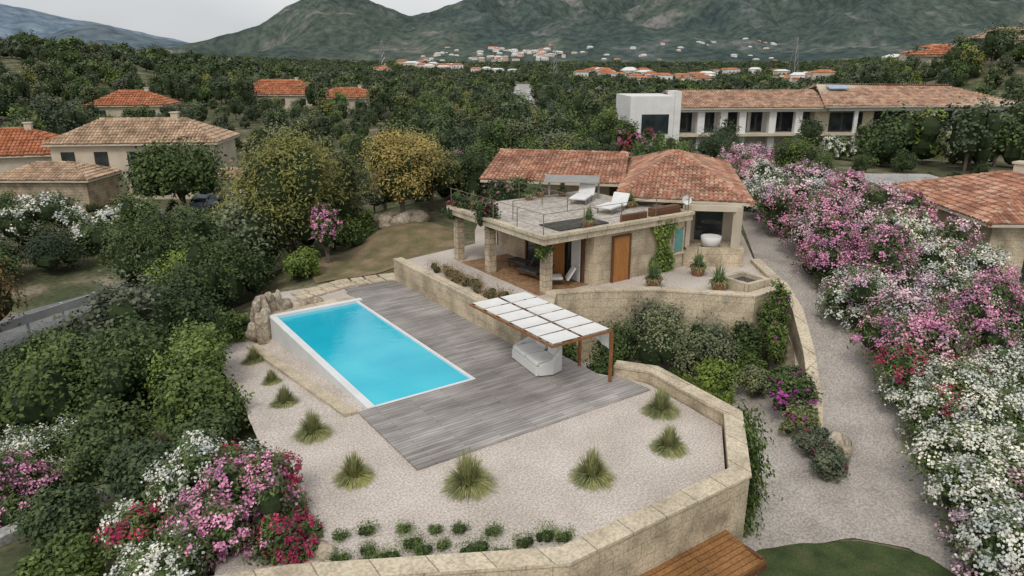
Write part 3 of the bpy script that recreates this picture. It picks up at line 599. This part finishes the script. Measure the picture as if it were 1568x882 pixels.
for x,y,r,h,cols in [(0.5,63,3.2,4.6,['white']),(4,60,2.6,3.8,['white','white']),(-4,60,3,4.5,['white']),(7,64,2,3,['white']),(16.5,66,1.6,3,['white']),(28,75,2,3.5,['white']),(36,76,2,4,['white']),(38,68,2,3.5,['pink']),(60,62,2.2,3,['crimson','pink']),(77,47,2,3,['white']),(88,38,2.2,3.2,['white'])]:
    oleander('oleander_shrub',(x,y,h1(x,y)-.1),r,h,cols,600+i,3000,3000,.3,.16);i+=1
tree('pink_oleander_tree',(13.6,38.2,-.3),.95,1.0,2.4,'olean',2500,.14,700,flower='pink',nf=3500)
tree('pepper_tree',(12.6,41.0,-1.2),3.9,1.2,6.2,'pepper',28000,.24,701,asp=.3,nl=26,trunk=.22,sig=.2,per=30,inner=.5)
tree('pepper_tree',(16.2,44.5,-1),3.0,1.2,5.0,'pepper',15000,.24,702,asp=.3,nl=18,trunk=.2,sig=.2,inner=.5)
tree('golden_acacia_tree',(20.2,42.0,.8),2.9,1.4,3.9,'gold',22000,.18,703,asp=.4,nl=20,trunk=.16,inner=.6,sig=.2)
tree('golden_acacia_tree',(23.6,44.5,.8),2.4,1.2,3.4,'pepper',9000,.2,704,asp=.4,nl=12,trunk=.16,inner=.55)
tree('olive_tree',(4.8,42.5,-3),2.3,1.8,4.0,'dark',8000,.17,705,asp=.4,nl=12,inner=.5,sig=.18)
tree('umbrella_pine_tree',(12.0,70.5,-3),4.7,2.0,4.4,'bright',14000,.34,706,nl=18,trunk=.25,sig=.18)
tree('tamarisk_tree',(-3.0,39.6,-3),2.6,1.5,4.2,'brown',13000,.22,707,asp=.3,nl=14,inner=.5,sig=.2)
tree('tamarisk_tree',(-4.6,34.5,-3),2.4,1.0,3.2,'brown',10000,.2,708,asp=.3,nl=12,inner=.5,sig=.2)
k=0
for x,y,r,h,lf in [(4.2,30.5,2.0,3.0,'green'),(2.0,28.0,2.3,3.2,'green'),(4.0,26.6,1.7,2.7,'bright'),(3.6,23.4,1.5,2.4,'green'),(.4,31.5,2.4,2.9,'green'),(1.2,24.6,1.7,2.3,'dark'),(5.4,34.0,2.0,3.0,'green'),(2.6,34.2,2.2,2.9,'green'),(8.0,36.5,1.8,2.9,'green'),(6.2,38.2,2.1,2.5,'bright'),(9.3,39.5,2.2,3.2,'green'),(10.2,43,2.4,3.4,'bright'),(7.6,42.6,2.2,2.9,'bright'),(-2.0,31.5,2.2,2.2,'dark'),(-2.5,36,1.9,1.2,'dark'),(.6,37,2.0,1.5,'dark'),(1.8,20.9,1.3,1.7,'dark'),(-.6,21.6,1.2,1.2,'dark'),(-.8,19.2,1.1,1.1,'green'),(15.8,41.3,1.5,1.8,'bright'),(17.6,43,1.4,1.7,'green'),(11.6,36.7,1.1,1.4,'bright'),(13.5,49,2.4,3.4,'bright'),(6.6,32.6,1.2,1.6,'bright'),(28,47,2.6,3.4,'green'),(24.6,48.5,2.6,3.6,'olive'),(33,47,2.6,3.4,'green'),(38,45,2.6,3.4,'dark'),(43,43,2.5,3.3,'green'),(47,44,2.6,3.6,'bright'),(54,45,3,3.4,'dark'),(56,38,2.6,3,'green'),(3.2,21.3,1.2,1.5,'green'),(4.6,28.4,1.3,2.2,'bright'),(1,56,2.2,2.2,'dark'),(-2.5,54.5,2.2,2.0,'green'),(4.5,57,2.4,2.4,'green'),(7.5,59,2.2,2.4,'dark'),(-6,51.5,2.2,2.0,'olive'),(-9,48,2.4,2.2,'green'),(10.5,57,2.4,2.8,'green'),(13,60,2.4,2.6,'olive')]:
    tree('evergreen_shrub',(x,y,h1(x,y)),r,.1,h,lf,9000 if math.hypot(x,y)<40 else 5500,.15,720+k,nl=15,sig=.2,inner=.55);k+=1
# ------------------------------------------------------------ woodland scatter
EX=[[(0,9),(3.8,19),(4.6,26),(5,33),(9,36),(11,43),(22,45),(28,48),(38,44),(50,44),(60,36),(58,22),(62,12),(60,-5),(5,-5)],
 [(-14,30),(0,34),(8,44),(16,52),(14,58),(4,54),(-4,49),(-14,46)],[(4,78),(22,74),(24,92),(8,97)],[(12,70),(17,70),(19,76),(14,78)],[(-6,94),(8,94),(9,108),(-6,110)],
 [(14,150),(27,145),(32,165),(20,170)],[(46,164),(74,152),(82,172),(54,186)],
 [(62,64),(108,38),(120,54),(74,84)],[(58,60),(106,34),(108,39),(63,66)]]
def scatter(r0,r1,sp,s0,s1,seed,half=46):
    rg=R(seed);n=int(math.radians(half)*(r1*r1-r0*r0)/(sp*sp)*1.7);a=np.radians(rg.uniform(-half,half,n)+34.5);r=np.sqrt(rg.uniform(r0*r0,r1*r1,n));x=np.sin(a)*r;y=np.cos(a)*r
    ok=np.ones(n,bool)
    for e in EX:ok&=~inpoly(x,y,e)
    xc=.824*x-.566*y;yc=.566*x+.824*y
    ok&=~((np.abs(xc-(.002+.012)*yc)<5)&(yc>170)&(yc<420))
    dens=fbm(x/30,y/30,12);ok&=(dens>.4)|(rg.rand(n)<.4)
    x=x[ok];y=y[ok];g={};K=[]
    for i in range(len(x)):
        c=(int(x[i]/sp),int(y[i]/sp));bad=False
        for dx in (-1,0,1):
            for dy in (-1,0,1):
                for j in g.get((c[0]+dx,c[1]+dy),()):
                    if (x[i]-x[j])**2+(y[i]-y[j])**2<sp*sp*.6:bad=True
        if not bad:g.setdefault(c,[]).append(i);K.append(i)
    x=x[K];y=y[K];s=s0+(s1-s0)*rg.rand(len(x))**1.5
    xc=.824*x-.566*y;yc=.566*x+.824*y;uu=784+1154*xc/yc;r=np.hypot(x,y)
    s=np.where((uu>90)&(uu<350)&(r>58)&(r<82),s*.55,s);s=np.where((uu>90)&(uu<620)&(r>105)&(r<165),s*.74,s);s=np.where((uu>930)&(r>45)&(r<84),s*.5,s);s=np.where((uu<100)&(r>62)&(r<98),s*.6,s)
    return x,y,H(x,y)-.1*s,s,rg.rand(len(x))*6.283
wood_root=empty('maquis_woodland')
def proto(nm,leaf,n,size,seed,h=1.5,z0=.12,fl=None):
    mb=MB();rg=R(seed);L=crown_lobes(rg,1.0,h,11,z0);foliage(mb,L,n,size,.6,seed,0,1,sig=.2,inner=.6)
    mb.tube([(0,0,-.2),(0,0,z0+h*.4)],[.06,.04],2,5)
    return mb.mesh(nm,[LD[leaf],core,bark])
near=[proto('bush_a','green',3000,.085,11),proto('bush_b','dark',3000,.085,12,1.6),proto('bush_c','bright',2800,.085,13,1.4),proto('bush_d','olive',2600,.085,14,1.5),proto('bush_e','green',2800,.09,15,1.8,.5),proto('bush_f','pepper',2600,.085,16,1.6)]
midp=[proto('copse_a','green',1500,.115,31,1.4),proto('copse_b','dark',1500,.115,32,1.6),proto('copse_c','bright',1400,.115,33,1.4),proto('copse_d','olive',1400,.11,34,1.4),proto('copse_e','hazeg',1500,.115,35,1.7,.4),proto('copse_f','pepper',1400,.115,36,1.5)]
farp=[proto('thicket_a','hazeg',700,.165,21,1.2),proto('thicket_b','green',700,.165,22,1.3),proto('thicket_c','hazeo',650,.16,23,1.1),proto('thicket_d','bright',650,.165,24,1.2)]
def instance(pt,protos,wts,seed,tag):
    x,y,z,s,a=pt;rg=R(seed);k=rg.choice(len(protos),len(x),p=np.array(wts)/sum(wts))
    for i,me in enumerate(protos):
        m=k==i;X=x[m];Y=y[m];Zz=z[m];S=s[m];A2=a[m];n=len(X)
        if n==0:continue
        q=np.zeros((n,4,3))
        for j in range(4):
            an=A2+math.pi/4+j*math.pi/2;q[:,j,0]=X+np.cos(an)*S*.7071;q[:,j,1]=Y+np.sin(an)*S*.7071;q[:,j,2]=Zz
        mb=MB();mb.quads(q);o=mb.obj('%s_%d'%(tag,i),core,wood_root);o.instance_type='FACES';o.use_instance_faces_scale=True;o.show_instancer_for_render=False
        c=bpy.data.objects.new('%s_crown_%d'%(tag,i),me);link(c,o)
instance(scatter(26,85,3.3,1.5,2.9,1),near,[4,2,3,3,3,2],1,'near_trees')
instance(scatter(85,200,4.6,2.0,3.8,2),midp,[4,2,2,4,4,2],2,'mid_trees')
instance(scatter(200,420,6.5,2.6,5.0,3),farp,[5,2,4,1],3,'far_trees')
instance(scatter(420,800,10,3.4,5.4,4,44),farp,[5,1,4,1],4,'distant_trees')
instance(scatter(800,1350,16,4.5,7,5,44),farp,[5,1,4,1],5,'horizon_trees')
# ------------------------------------------------------------ houses
def hip(mb,c,L,W,z,hr,rot,m=0,mb_=1,w=.3,ov=.5,Lt=.5):
    a,b=math.cos(rot),math.sin(rot)
    def T(x,y,zz):return (c[0]+a*x-b*y,c[1]+b*x+a*y,zz)
    l=L/2+ov;d=W/2+ov;k=d*.9
    p=[T(-l,-d,z),T(l,-d,z),T(l,d,z),T(-l,d,z),T(-l+k,0,z+hr),T(l-k,0,z+hr)]
    tiles(mb,(p[0],p[1],p[5],p[4]),m,w,Lt,mb_);tiles(mb,(p[2],p[3],p[4],p[5]),m,w,Lt,mb_)
    tiles(mb,(p[1],p[2],p[5]),m,w,Lt,mb_);tiles(mb,(p[3],p[0],p[4]),m,w,Lt,mb_)
    ridge(mb,p[4],p[5],m,w*.6,Lt*1.2)
def simple_house(name,c,L,W,z0,z1,hr,rot,wallm,tm,wins=4,w=.34):
    e=empty(name);mb=MB();mb.box((c[0],c[1],(z0+z1)/2),(L,W,z1-z0),0,rot);mb.obj('walls',wallm,e)
    mb=MB();hip(mb,c,L,W,z1+.02,hr,rot,w=w,Lt=w*1.6);mb.obj('roof',[tm,cream],e)
    mb=MB();a,b=math.cos(rot),math.sin(rot)
    for f in range(2 if z1-z0>4.5 else 1):
        for i in range(wins):
            x=-L/2+L*(i+.5)/wins;y=-W/2-.01;zz=z1-1.5-f*2.8
            mb.box((c[0]+a*x-b*y,c[1]+b*x+a*y,zz),(1.3,.1,1.5),0,rot)
    mb.obj('windows',glass,e)
    mb=MB();mb.box((c[0]+a*L*.2,c[1]+b*L*.2,z1+hr+.1),(.7,.7,1.2),0,rot);mb.box((c[0]+a*L*.2,c[1]+b*L*.2,z1+hr+.75),(.9,.9,.1),0,rot);mb.obj('chimney',wallm,e);return e
rc=-math.radians(34.5)
hx=simple_house('neighbour_house',(12.0,86.5),16,8,-3,2.8,2.1,rc+.1,cream,tile_b,5)
mb=MB();mb.box((3.2,84.5,-1.6),(9,6,3),0,rc);mb.obj('side_walls',rub,hx)
mb=MB();hip(mb,(3.2,84.5),9,6,0,1.2,rc,w=.34,Lt=.5);hip(mb,(17.4,76.0),5,4,-.3,.8,rc,w=.34,Lt=.5);mb.obj('side_roof',[tile_b,cream],hx)
mb=MB()
for q in ((15.6,75.3),(18.0,73.6)):mb.box((q[0],q[1],-1.7),(.4,.4,2.6),0,rc)
mb.obj('carport_posts',white,hx)
simple_house('tiled_house',(20.5,157),13,9,-3,2.8,2.4,rc+.15,cream,tile_n,3,.5)
simple_house('tiled_house',(55,177),20,12,-3,3.2,3.0,rc-.1,cream,tile_n,4,.55)
simple_house('tiled_house',(68,168),14,9,-3,2.4,2.0,rc+.3,cream,tile_n,4,.55)
simple_house('tiled_house',(-1,101),15,10,-3,1.0,2.4,rc+.3,cream,tile_n,3,.4)
simple_house('tiled_house',(-7,86),8,6,-3,-.6,1.6,rc+.3,white,tile_n,3,.4)
vl=empty('white_villa');d=np.array([109-64.7,43-68.0]);Lv=np.linalg.norm(d);d=d/Lv;nv=np.array([-d[1],d[0]])
if nv[1]<0:nv=-nv
def VP(s,dn):return np.array([64.7,68.0])+d*s+nv*dn
rv=math.atan2(d[1],d[0])
def vbox(mb,s0,s1,d0,d1,z0,z1,m=0):
    c=VP((s0+s1)/2,(d0+d1)/2);mb.box((c[0],c[1],(z0+z1)/2),(s1-s0,d1-d0,z1-z0),m,rv)
mb=MB();vbox(mb,.0,6,0,8,0,6.6);vbox(mb,5.6,6.4,-.3,3,0,7.2);vbox(mb,6,46,3,11,0,4.9)
for s in (9,12,14.5,18.5,22):vbox(mb,s,s+.9,0.6,1.4,0,4.6)
for s in (29.5,37,40,43,46,49.5):vbox(mb,s,s+.45,-.2,.1,0,4.7)
vbox(mb,6.4,26,.4,.9,4.6,5.0);vbox(mb,26,51,-.3,.1,4.7,5.1);mb.obj('white_walls',white,vl)
mb=MB();vbox(mb,1.5,5,-.05,0.02,2.0,4.4);
for s0,s1 in ((7.2,9),(10,12),(13.5,16.5),(17,18.5),(20,25),(34,40),(41,45)):vbox(mb,s0,s1,2.9,3.02,1.9,4.4)
vbox(mb,27,31.5,1.4,1.52,1.9,4.4)
mb.obj('dark_openings',glass,vl)
mb=MB();vbox(mb,25,33,1.5,3.0,1.9,4.8);vbox(mb,6.4,51,-.35,2.98,1.6,1.9);mb.obj('stone_part',cream,vl)
def vp3(s,dn,z):
    q=VP(s,dn);return (q[0],q[1],z)
mb=MB();tiles(mb,(vp3(6.2,-.2,5.1),vp3(26.5,-.2,5.1),vp3(26.5,6,7.0),vp3(6.2,6,7.0)),0,.34,.55,1);tiles(mb,(vp3(26.5,12,5.1),vp3(6.2,12,5.1),vp3(6.2,6,7.0),vp3(26.5,6,7.0)),0,.34,.55,1)
tiles(mb,(vp3(25,-1,5.3),vp3(52.5,-1,5.3),vp3(46,6,7.4),vp3(27,6,7.8)),0,.34,.55,1);tiles(mb,(vp3(52.5,-1,5.3),vp3(52.5,13,5.3),vp3(46,6,7.4)),0,.34,.55,1);tiles(mb,(vp3(52.5,13,5.3),vp3(25,13,5.3),vp3(27,6,7.8),vp3(46,6,7.4)),0,.34,.55,1)
mb.obj('tiled_roof',[tileM('villa_tiles',[(.38,.21,.14),(.46,.29,.2),(.51,.38,.28)]),cream],vl)
mb=MB();c=VP(29,4.2);mb.box((c[0],c[1],7.5),(2.6,1.4,.12),0,rv,.3);mb.obj('solar_panel',M('solar',[(.3,.4,.5)],2,.2,spec=.8),vl)
nb=empty('neighbour_stone_house');K=np.array([42.9,16.6]);e1=np.array([.6,.8]);e2=np.array([.8,-.6])
def NB(a,b):return tuple(K+e1*a+e2*b)
mb=MB();mb.prism([NB(0,0),NB(11,0),NB(11,9),NB(0,9)],-1.5,2.6);mb.obj('walls',sand,nb)
mb=MB()
def n3(a,b,z):return (*NB(a,b),z)
g_=[n3(-.6,-.6,2.62),n3(11.6,-.6,2.62),n3(11.6,9.6,2.62),n3(-.6,9.6,2.62),n3(4.5,4.5,4.3),n3(7,4.5,4.3)]
tiles(mb,(g_[0],g_[3],g_[4]),0,.24,.44,1);tiles(mb,(g_[0],g_[1],g_[5],g_[4]),0,.24,.44,1);tiles(mb,(g_[1],g_[2],g_[5]),0,.24,.44,1);tiles(mb,(g_[2],g_[3],g_[4],g_[5]),0,.24,.44,1)
ridge(mb,g_[0],g_[4]);ridge(mb,g_[1],g_[5]);ridge(mb,g_[4],g_[5]);ridge(mb,g_[3],g_[4])
mb.obj('tiled_roof',[tile_o,cream],nb)
mb=MB();wallquad(mb,NB(0,0),NB(0,9),2,4.5,-1,1.6,.02);wallquad(mb,NB(0,0),NB(0,9),5.2,8,-1,1.6,.02);wallquad(mb,NB(11,0),NB(0,0),2,3,0,1.5,.02);mb.obj('glass_doors',glass,nb)
mb=MB();mb.prism([NB(11.2,-1),NB(17,-1),NB(17,5),NB(11.2,5)],-1,2.7);mb.prism([NB(8,-1.8),NB(13,-1.8),NB(13,-1.02),NB(8,-1.02)],1.9,2.1);mb.prism([NB(12,-3.5),NB(18.5,-3.5),NB(18.5,-1.85),NB(12,-1.85)],-1,2.5);mb.obj('flat_annex',conc,nb)
mb=MB()
c=NB(6,4.5);mb.box((c[0]+1,c[1],4.3),(.9,.9,1.2));mb.box((c[0]+1,c[1],4.95),(1.1,1.1,.12));mb.obj('chimney',cream,nb)
simple_house('hilltop_house',(185,72),22,9,8,h1(185,72)+4.5,2.2,rc-.1,cream,tile_b,5,.6)
simple_house('hilltop_house',(165,80),10,7,5,h1(165,80)+3.2,1.6,rc,cream,tile_n,3,.6)
# ------------------------------------------------------------ roads, rail, walls, cars
asph=M('asphalt',[(.15,.15,.15),(.2,.2,.195)],1,.9,.2,.01,fine=12)
def strip(name,pts,w,mat,dz=.08,n=40):
    P=np.array(pts,float);t=np.linspace(0,1,n);ds=np.r_[0,np.cumsum(np.hypot(*np.diff(P,axis=0).T))];ds/=ds[-1];x=np.interp(t,ds,P[:,0]);y=np.interp(t,ds,P[:,1])
    dx=np.gradient(x);dy=np.gradient(y);l=np.hypot(dx,dy);nx=-dy/l;ny=dx/l;V=[]
    for k in np.linspace(-.5,.5,5):
        X=x+nx*w*k;Y=y+ny*w*k;V.append(np.stack([X,Y,H(X,Y)+dz],1))
    V=np.concatenate(V);mb=MB();mb.add(V,[[a*n+b,a*n+b+1,(a+1)*n+b+1,(a+1)*n+b][::-1] for a in range(4) for b in range(n-1)]);return mb.obj(name,mat,smooth=True)
strip('road',[(-12,37),(-2,44.5),(6,50),(14,54)],4.2,asph)
strip('distant_road',[(.566*170+.824*2.4,.824*170-.566*2.4),(.566*420+.824*5.9,.824*420-.566*5.9)],8,conc,.3,80)
mb=MB()
a=np.array([-9,37.2]);b_=np.array([12,50.9])
for i in range(14):
    p=a+(b_-a)*i/13;mb.box((p[0],p[1],-2.2),(.12,.12,1.7))
mb.wall([tuple(a+[.05,-.08]),tuple(b_+[.05,-.08])],-1.85,-1.4,.05);mb.obj('guard_rail',M('galvanised',[(.45,.46,.47)],3,.5))
mb=MB();mb.wall([(-4.5,22.0),(.7,23.9)],-3.6,-2.0,.5);mb.wall([(-3.5,19.4),(.0,21.2),(.9,19.5),(.3,17)],-3.6,-2.15,.35);mb.obj('concrete_retaining_wall',conc)
tyre=M('tyre',[(.02,.02,.02)],3,.9);tail=M('tail_light',[(.4,.02,.02)],3,.3)
def car(loc,rot,paint,s=1):
    e=empty('parked_car',loc=loc);e.rotation_euler[2]=rot;e.scale=(s,s,s)
    prof=[(-2.1,.3),(-2.12,.75),(-1.95,.95),(-1.55,1.35),(-1.2,1.46),(.3,1.45),(.95,.98),(1.9,.82),(2.1,.6),(2.1,.3)];n=len(prof);mb=MB()
    V=[(x,sg*(.85-(.18 if z>1.0 else 0)),z) for sg in (-1,1) for x,z in prof];mb.add(V,[[i,i+1,n+i+1,n+i][::-1] for i in range(n-1)]);mb.add(V,[list(range(n))]);mb.add(V,[list(range(n,2*n))[::-1]]);mb.add(V,[[0,n,2*n-1,n-1]])
    mb.obj('body',paint,e)
    mb=MB();mb.box((-1.78,0,1.14),(.32,1.3,.3));mb.box((.66,0,1.2),(.5,1.3,.3));mb.box((-.45,.0,1.2),(1.7,1.46,.28));mb.obj('windows',glass,e)
    mb=MB()
    for x in (-1.35,1.35):
        for y in (-.82,.82):mb.tube([(x,y-.1,.33),(x,y+.1,.33)],[.33,.33],0,14)
    mb.obj('wheels',tyre,e)
    mb=MB();mb.box((-2.13,.65,.8),(.05,.25,.18));mb.box((-2.13,-.65,.8),(.05,.25,.18));mb.obj('tail_lights',tail,e)
paintw=M('car_paint_white',[(.7,.7,.7)],2,.3,spec=.6);paintb=M('car_paint_silver_blue',[(.3,.36,.45)],2,.3,spec=.6)
car((14.4,73.2,h1(14.4,73.2)+.02),math.radians(60),paintb,1)
for i,yy in enumerate((200,225,250,262,300,330)):
    xx=.014*yy+(-2 if i%2 else 2.2);X0=.566*yy+.824*xx;Y0=.824*yy-.566*xx;car((X0,Y0,h1(X0,Y0)+.35),math.radians(55.5),paintw if i%3 else paintb,1.0)
# ------------------------------------------------------------ mountains
def sky_tan(v):
    dy=(441-np.asarray(v,float))/1100;return (-.3032+dy*.953)/(.953+dy*.3032)
def mount(name,us,vs,r0,rp,r1,mat,amp,seed,nA=480,nR=130,base_z=1,pw=1.12,sc=420):
    az=np.linspace(-65,65,nA);u=784+1154*np.tan(np.radians(np.clip(az,-60,60)));tn=sky_tan(np.interp(u,us,vs))*np.cos(np.radians(az));zp=11+rp*tn
    r=np.linspace(r0,r1,nR);AZ,RR=np.meshgrid(np.radians(az+34.5),r);X=np.sin(AZ)*RR;Y=np.cos(AZ)*RR;t=(RR-r0)/(rp-r0)
    ridged=1-np.abs(2*fbm(X/sc,Y/sc,seed,7)-1)*2
    prof=np.where(t<1,np.clip(t,0,1)**pw,1-(t-1)*.8)
    Z=base_z+(zp[None,:]-base_z)*prof+amp*(ridged-.55)*np.clip(t*2.2,0,1)*np.clip(1.35-t,.12,1)
    # keep the foothills below the crest line
    cap=11+RR*tn[None,:]-RR*.0048*fbm(AZ*60,RR/300,seed+3,4);gp=cap-Z;kk=RR*.008;Z=np.where(gp<kk,cap-kk*np.exp(np.clip(gp/kk-1,-30,0)),Z)
    n=nA;i,j=np.meshgrid(np.arange(nR-1),np.arange(n-1),indexing='ij');q=(i*n+j).ravel();mb=MB();mb.add(np.stack([X.ravel(),Y.ravel(),Z.ravel()],1),np.stack([q,q+1,q+n+1,q+n],1)[:,::-1]);mb.obj(name,mat,smooth=True)
    def zf(u_,r_):
        a=math.atan((u_-784)/1154);i=int(round((math.degrees(a)+65)/130*(nA-1)));j=int(round((r_-r0)/(r1-r0)*(nR-1)));return X[j,i],Y[j,i],Z[j,i]
    return zf
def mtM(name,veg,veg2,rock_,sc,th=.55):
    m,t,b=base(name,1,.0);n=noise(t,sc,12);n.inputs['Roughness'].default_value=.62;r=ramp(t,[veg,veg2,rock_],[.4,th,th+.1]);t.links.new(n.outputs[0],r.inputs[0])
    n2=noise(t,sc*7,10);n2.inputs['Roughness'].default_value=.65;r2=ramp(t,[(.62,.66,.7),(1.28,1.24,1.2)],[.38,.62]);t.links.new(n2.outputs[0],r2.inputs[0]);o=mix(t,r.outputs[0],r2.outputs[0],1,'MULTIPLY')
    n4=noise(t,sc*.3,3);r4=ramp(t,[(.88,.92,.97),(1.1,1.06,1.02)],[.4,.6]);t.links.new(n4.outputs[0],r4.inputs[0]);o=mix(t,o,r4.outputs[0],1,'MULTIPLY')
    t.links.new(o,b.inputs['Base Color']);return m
m1=mtM('mountain_maquis_haze',(.066,.087,.077),(.086,.11,.092),(.185,.18,.168),.008,.55)  # maquis and rock colours pulled towards blue-grey, distance haze painted in
m2=mtM('mountain_hazy',(.1,.135,.16),(.12,.155,.18),(.15,.18,.2),.001)  # bluish air haze mixed into all three base colours
m3=mtM('mountain_far_haze',(.15,.2,.25),(.17,.22,.27),(.19,.24,.29),.001)  # strongest haze tint, painted as pale blue base colours
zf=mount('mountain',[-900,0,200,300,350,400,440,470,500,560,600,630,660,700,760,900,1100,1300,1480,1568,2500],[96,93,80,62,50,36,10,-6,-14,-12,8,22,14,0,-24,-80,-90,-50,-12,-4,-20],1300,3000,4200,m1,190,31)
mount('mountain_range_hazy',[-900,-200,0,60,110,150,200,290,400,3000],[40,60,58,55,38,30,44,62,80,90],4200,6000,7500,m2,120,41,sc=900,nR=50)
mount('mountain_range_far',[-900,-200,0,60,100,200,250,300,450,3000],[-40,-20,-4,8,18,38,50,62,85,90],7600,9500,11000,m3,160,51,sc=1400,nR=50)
mb=MB();rg=R(77)
def townhouse(x,y,z,s,pw=.6):
    L=s*(.9+.8*rg.rand());W=s*(.7+.4*rg.rand());hgt=s*(.35+.2*rg.rand());a=rg.rand()*.6-.9;mb.box((x,y,z+hgt/2),(L,W,hgt*1.4),0 if rg.rand()<.7 else 1,a)
    m=2 if rg.rand()<pw else 0;h=hgt*1.2
    c,s_=math.cos(a),math.sin(a);l=L/2*1.08;d_=W/2*1.1
    T=lambda p,q,r_:(x+c*p-s_*q,y+s_*p+c*q,z+r_)
    V=[T(-l,-d_,h),T(l,-d_,h),T(l,d_,h),T(-l,d_,h),T(-l*.5,0,h*1.3),T(l*.5,0,h*1.3)];mb.add(V,[[0,1,5,4],[2,3,4,5]],m);mb.add(V,[[1,2,5],[3,0,4]],m)
    for k in (-.3,0,.3):mb.box((x+c*L*k+s_*(W/2+.02),y+s_*L*k-c*(W/2+.02),z+hgt*.6),(L*.1,.2,hgt*.35),3,a)
for u0,u1,r0,r1,n,s in ((735,850,1330,1455,85,8),(640,735,1320,1400,18,7),(1130,1195,1480,1600,12,7),(1060,1090,1450,1500,5,6),(660,700,1400,1450,6,7),(850,1010,1330,1420,14,7),(1000,1200,1340,1440,10,6.5)):
    for i in range(n):
        x,y,z=zf(rg.uniform(u0,u1),rg.uniform(r0,r1));townhouse(x+rg.normal()*4,y+rg.normal()*4,z-2.2,s,.3)
for u0,u1,r0,r1,n,s,dz in ((640,700,700,800,12,8,4.5),(720,790,560,650,8,6,4),(880,1000,430,560,22,6.5,4),(965,1090,360,460,20,6,3.6),(1200,1275,330,370,10,6,4.5),(1085,1200,500,600,6,6,5),(600,640,800,900,3,10,5),(540,600,520,600,3,6,4),(1330,1460,240,290,4,6,3)):
    for i in range(n):
        u_=rg.uniform(u0,u1);r_=rg.uniform(r0,r1);a=math.atan((u_-784)/1154)+math.radians(34.5);x=math.sin(a)*r_;y=math.cos(a)*r_;townhouse(x,y,h1(x,y)+dz*.6,s)
mb.obj('distant_town',[white,cream,tile_n,glass])
def pylon(u_,r_,hh):
    a=math.atan((u_-784)/1154)+math.radians(34.5);x=math.sin(a)*r_;y=math.cos(a)*r_;z=h1(x,y);mb=MB();w=hh*.09
    for sx,sy in ((-1,-1),(1,-1),(1,1),(-1,1)):mb.tube([(x+sx*w,y+sy*w,z),(x+sx*w*.2,y+sy*w*.2,z+hh)],[.16,.12],0,4)
    for k in range(6):
        f=k/6;g=w*(1-.8*f);g2=w*(1-.8*(f+1/6));mb.tube([(x-g,y-g,z+hh*f),(x+g2,y-g2,z+hh*(f+1/6))],[.1,.1],0,4);mb.tube([(x+g,y-g,z+hh*f),(x-g2,y-g2,z+hh*(f+1/6))],[.1,.1],0,4)
    for k in (.7,.82,.94):mb.tube([(x-hh*.14,y+hh*.1,z+hh*k),(x+hh*.14,y-hh*.1,z+hh*k)],[.12,.12],0,4)
    mb.obj('electricity_pylon',metal)
pylon(1216,420,24);pylon(585,600,26);pylon(848,500,22)
# ------------------------------------------------------------ light, sky, camera
w=bpy.data.worlds.new('World');bpy.context.scene.world=w;w.use_nodes=True;t=w.node_tree;bg=t.nodes['Background']
sk=t.nodes.new('ShaderNodeTexSky');sk.sky_type='NISHITA';sk.sun_disc=False;sk.sun_elevation=math.radians(52);sk.sun_rotation=math.radians(232);sk.dust_density=3;sk.air_density=1
hs=t.nodes.new('ShaderNodeHueSaturation');hs.inputs['Saturation'].default_value=.45;t.links.new(sk.outputs[0],hs.inputs['Color'])
n=noise(t,2.2,3,'Generated',stretch=(1,1,3));r=ramp(t,[(4.6,4.75,4.95),(5.8,5.85,5.9)],[.4,.62]);t.links.new(n.outputs[0],r.inputs[0])
t.links.new(mix(t,hs.outputs[0],r.outputs[0],.75),bg.inputs[0]);bg.inputs[1].default_value=.15
s=bpy.data.lights.new('sun','SUN');s.energy=1.35;s.angle=math.radians(15);s.color=(1,.965,.91);so=bpy.data.objects.new('sun',s);link(so)
dv=Vector((-.5*.615/.64,-.4*.615/.64,.788));so.rotation_euler=dv.to_track_quat('Z','Y').to_euler()
cd=bpy.data.cameras.new('camera');cam=bpy.data.objects.new('camera',cd);link(cam);cam.location=(0,0,11);cam.rotation_euler=(math.pi/2-math.atan(350/1100),0,-math.asin(.566));cd.sensor_width=36;cd.lens=36*1100/1568;cd.clip_end=30000;cd.clip_start=.1
bpy.context.scene.camera=cam
sc=bpy.context.scene;sc.view_settings.view_transform='Standard';sc.view_settings.look='None';sc.view_settings.exposure=0
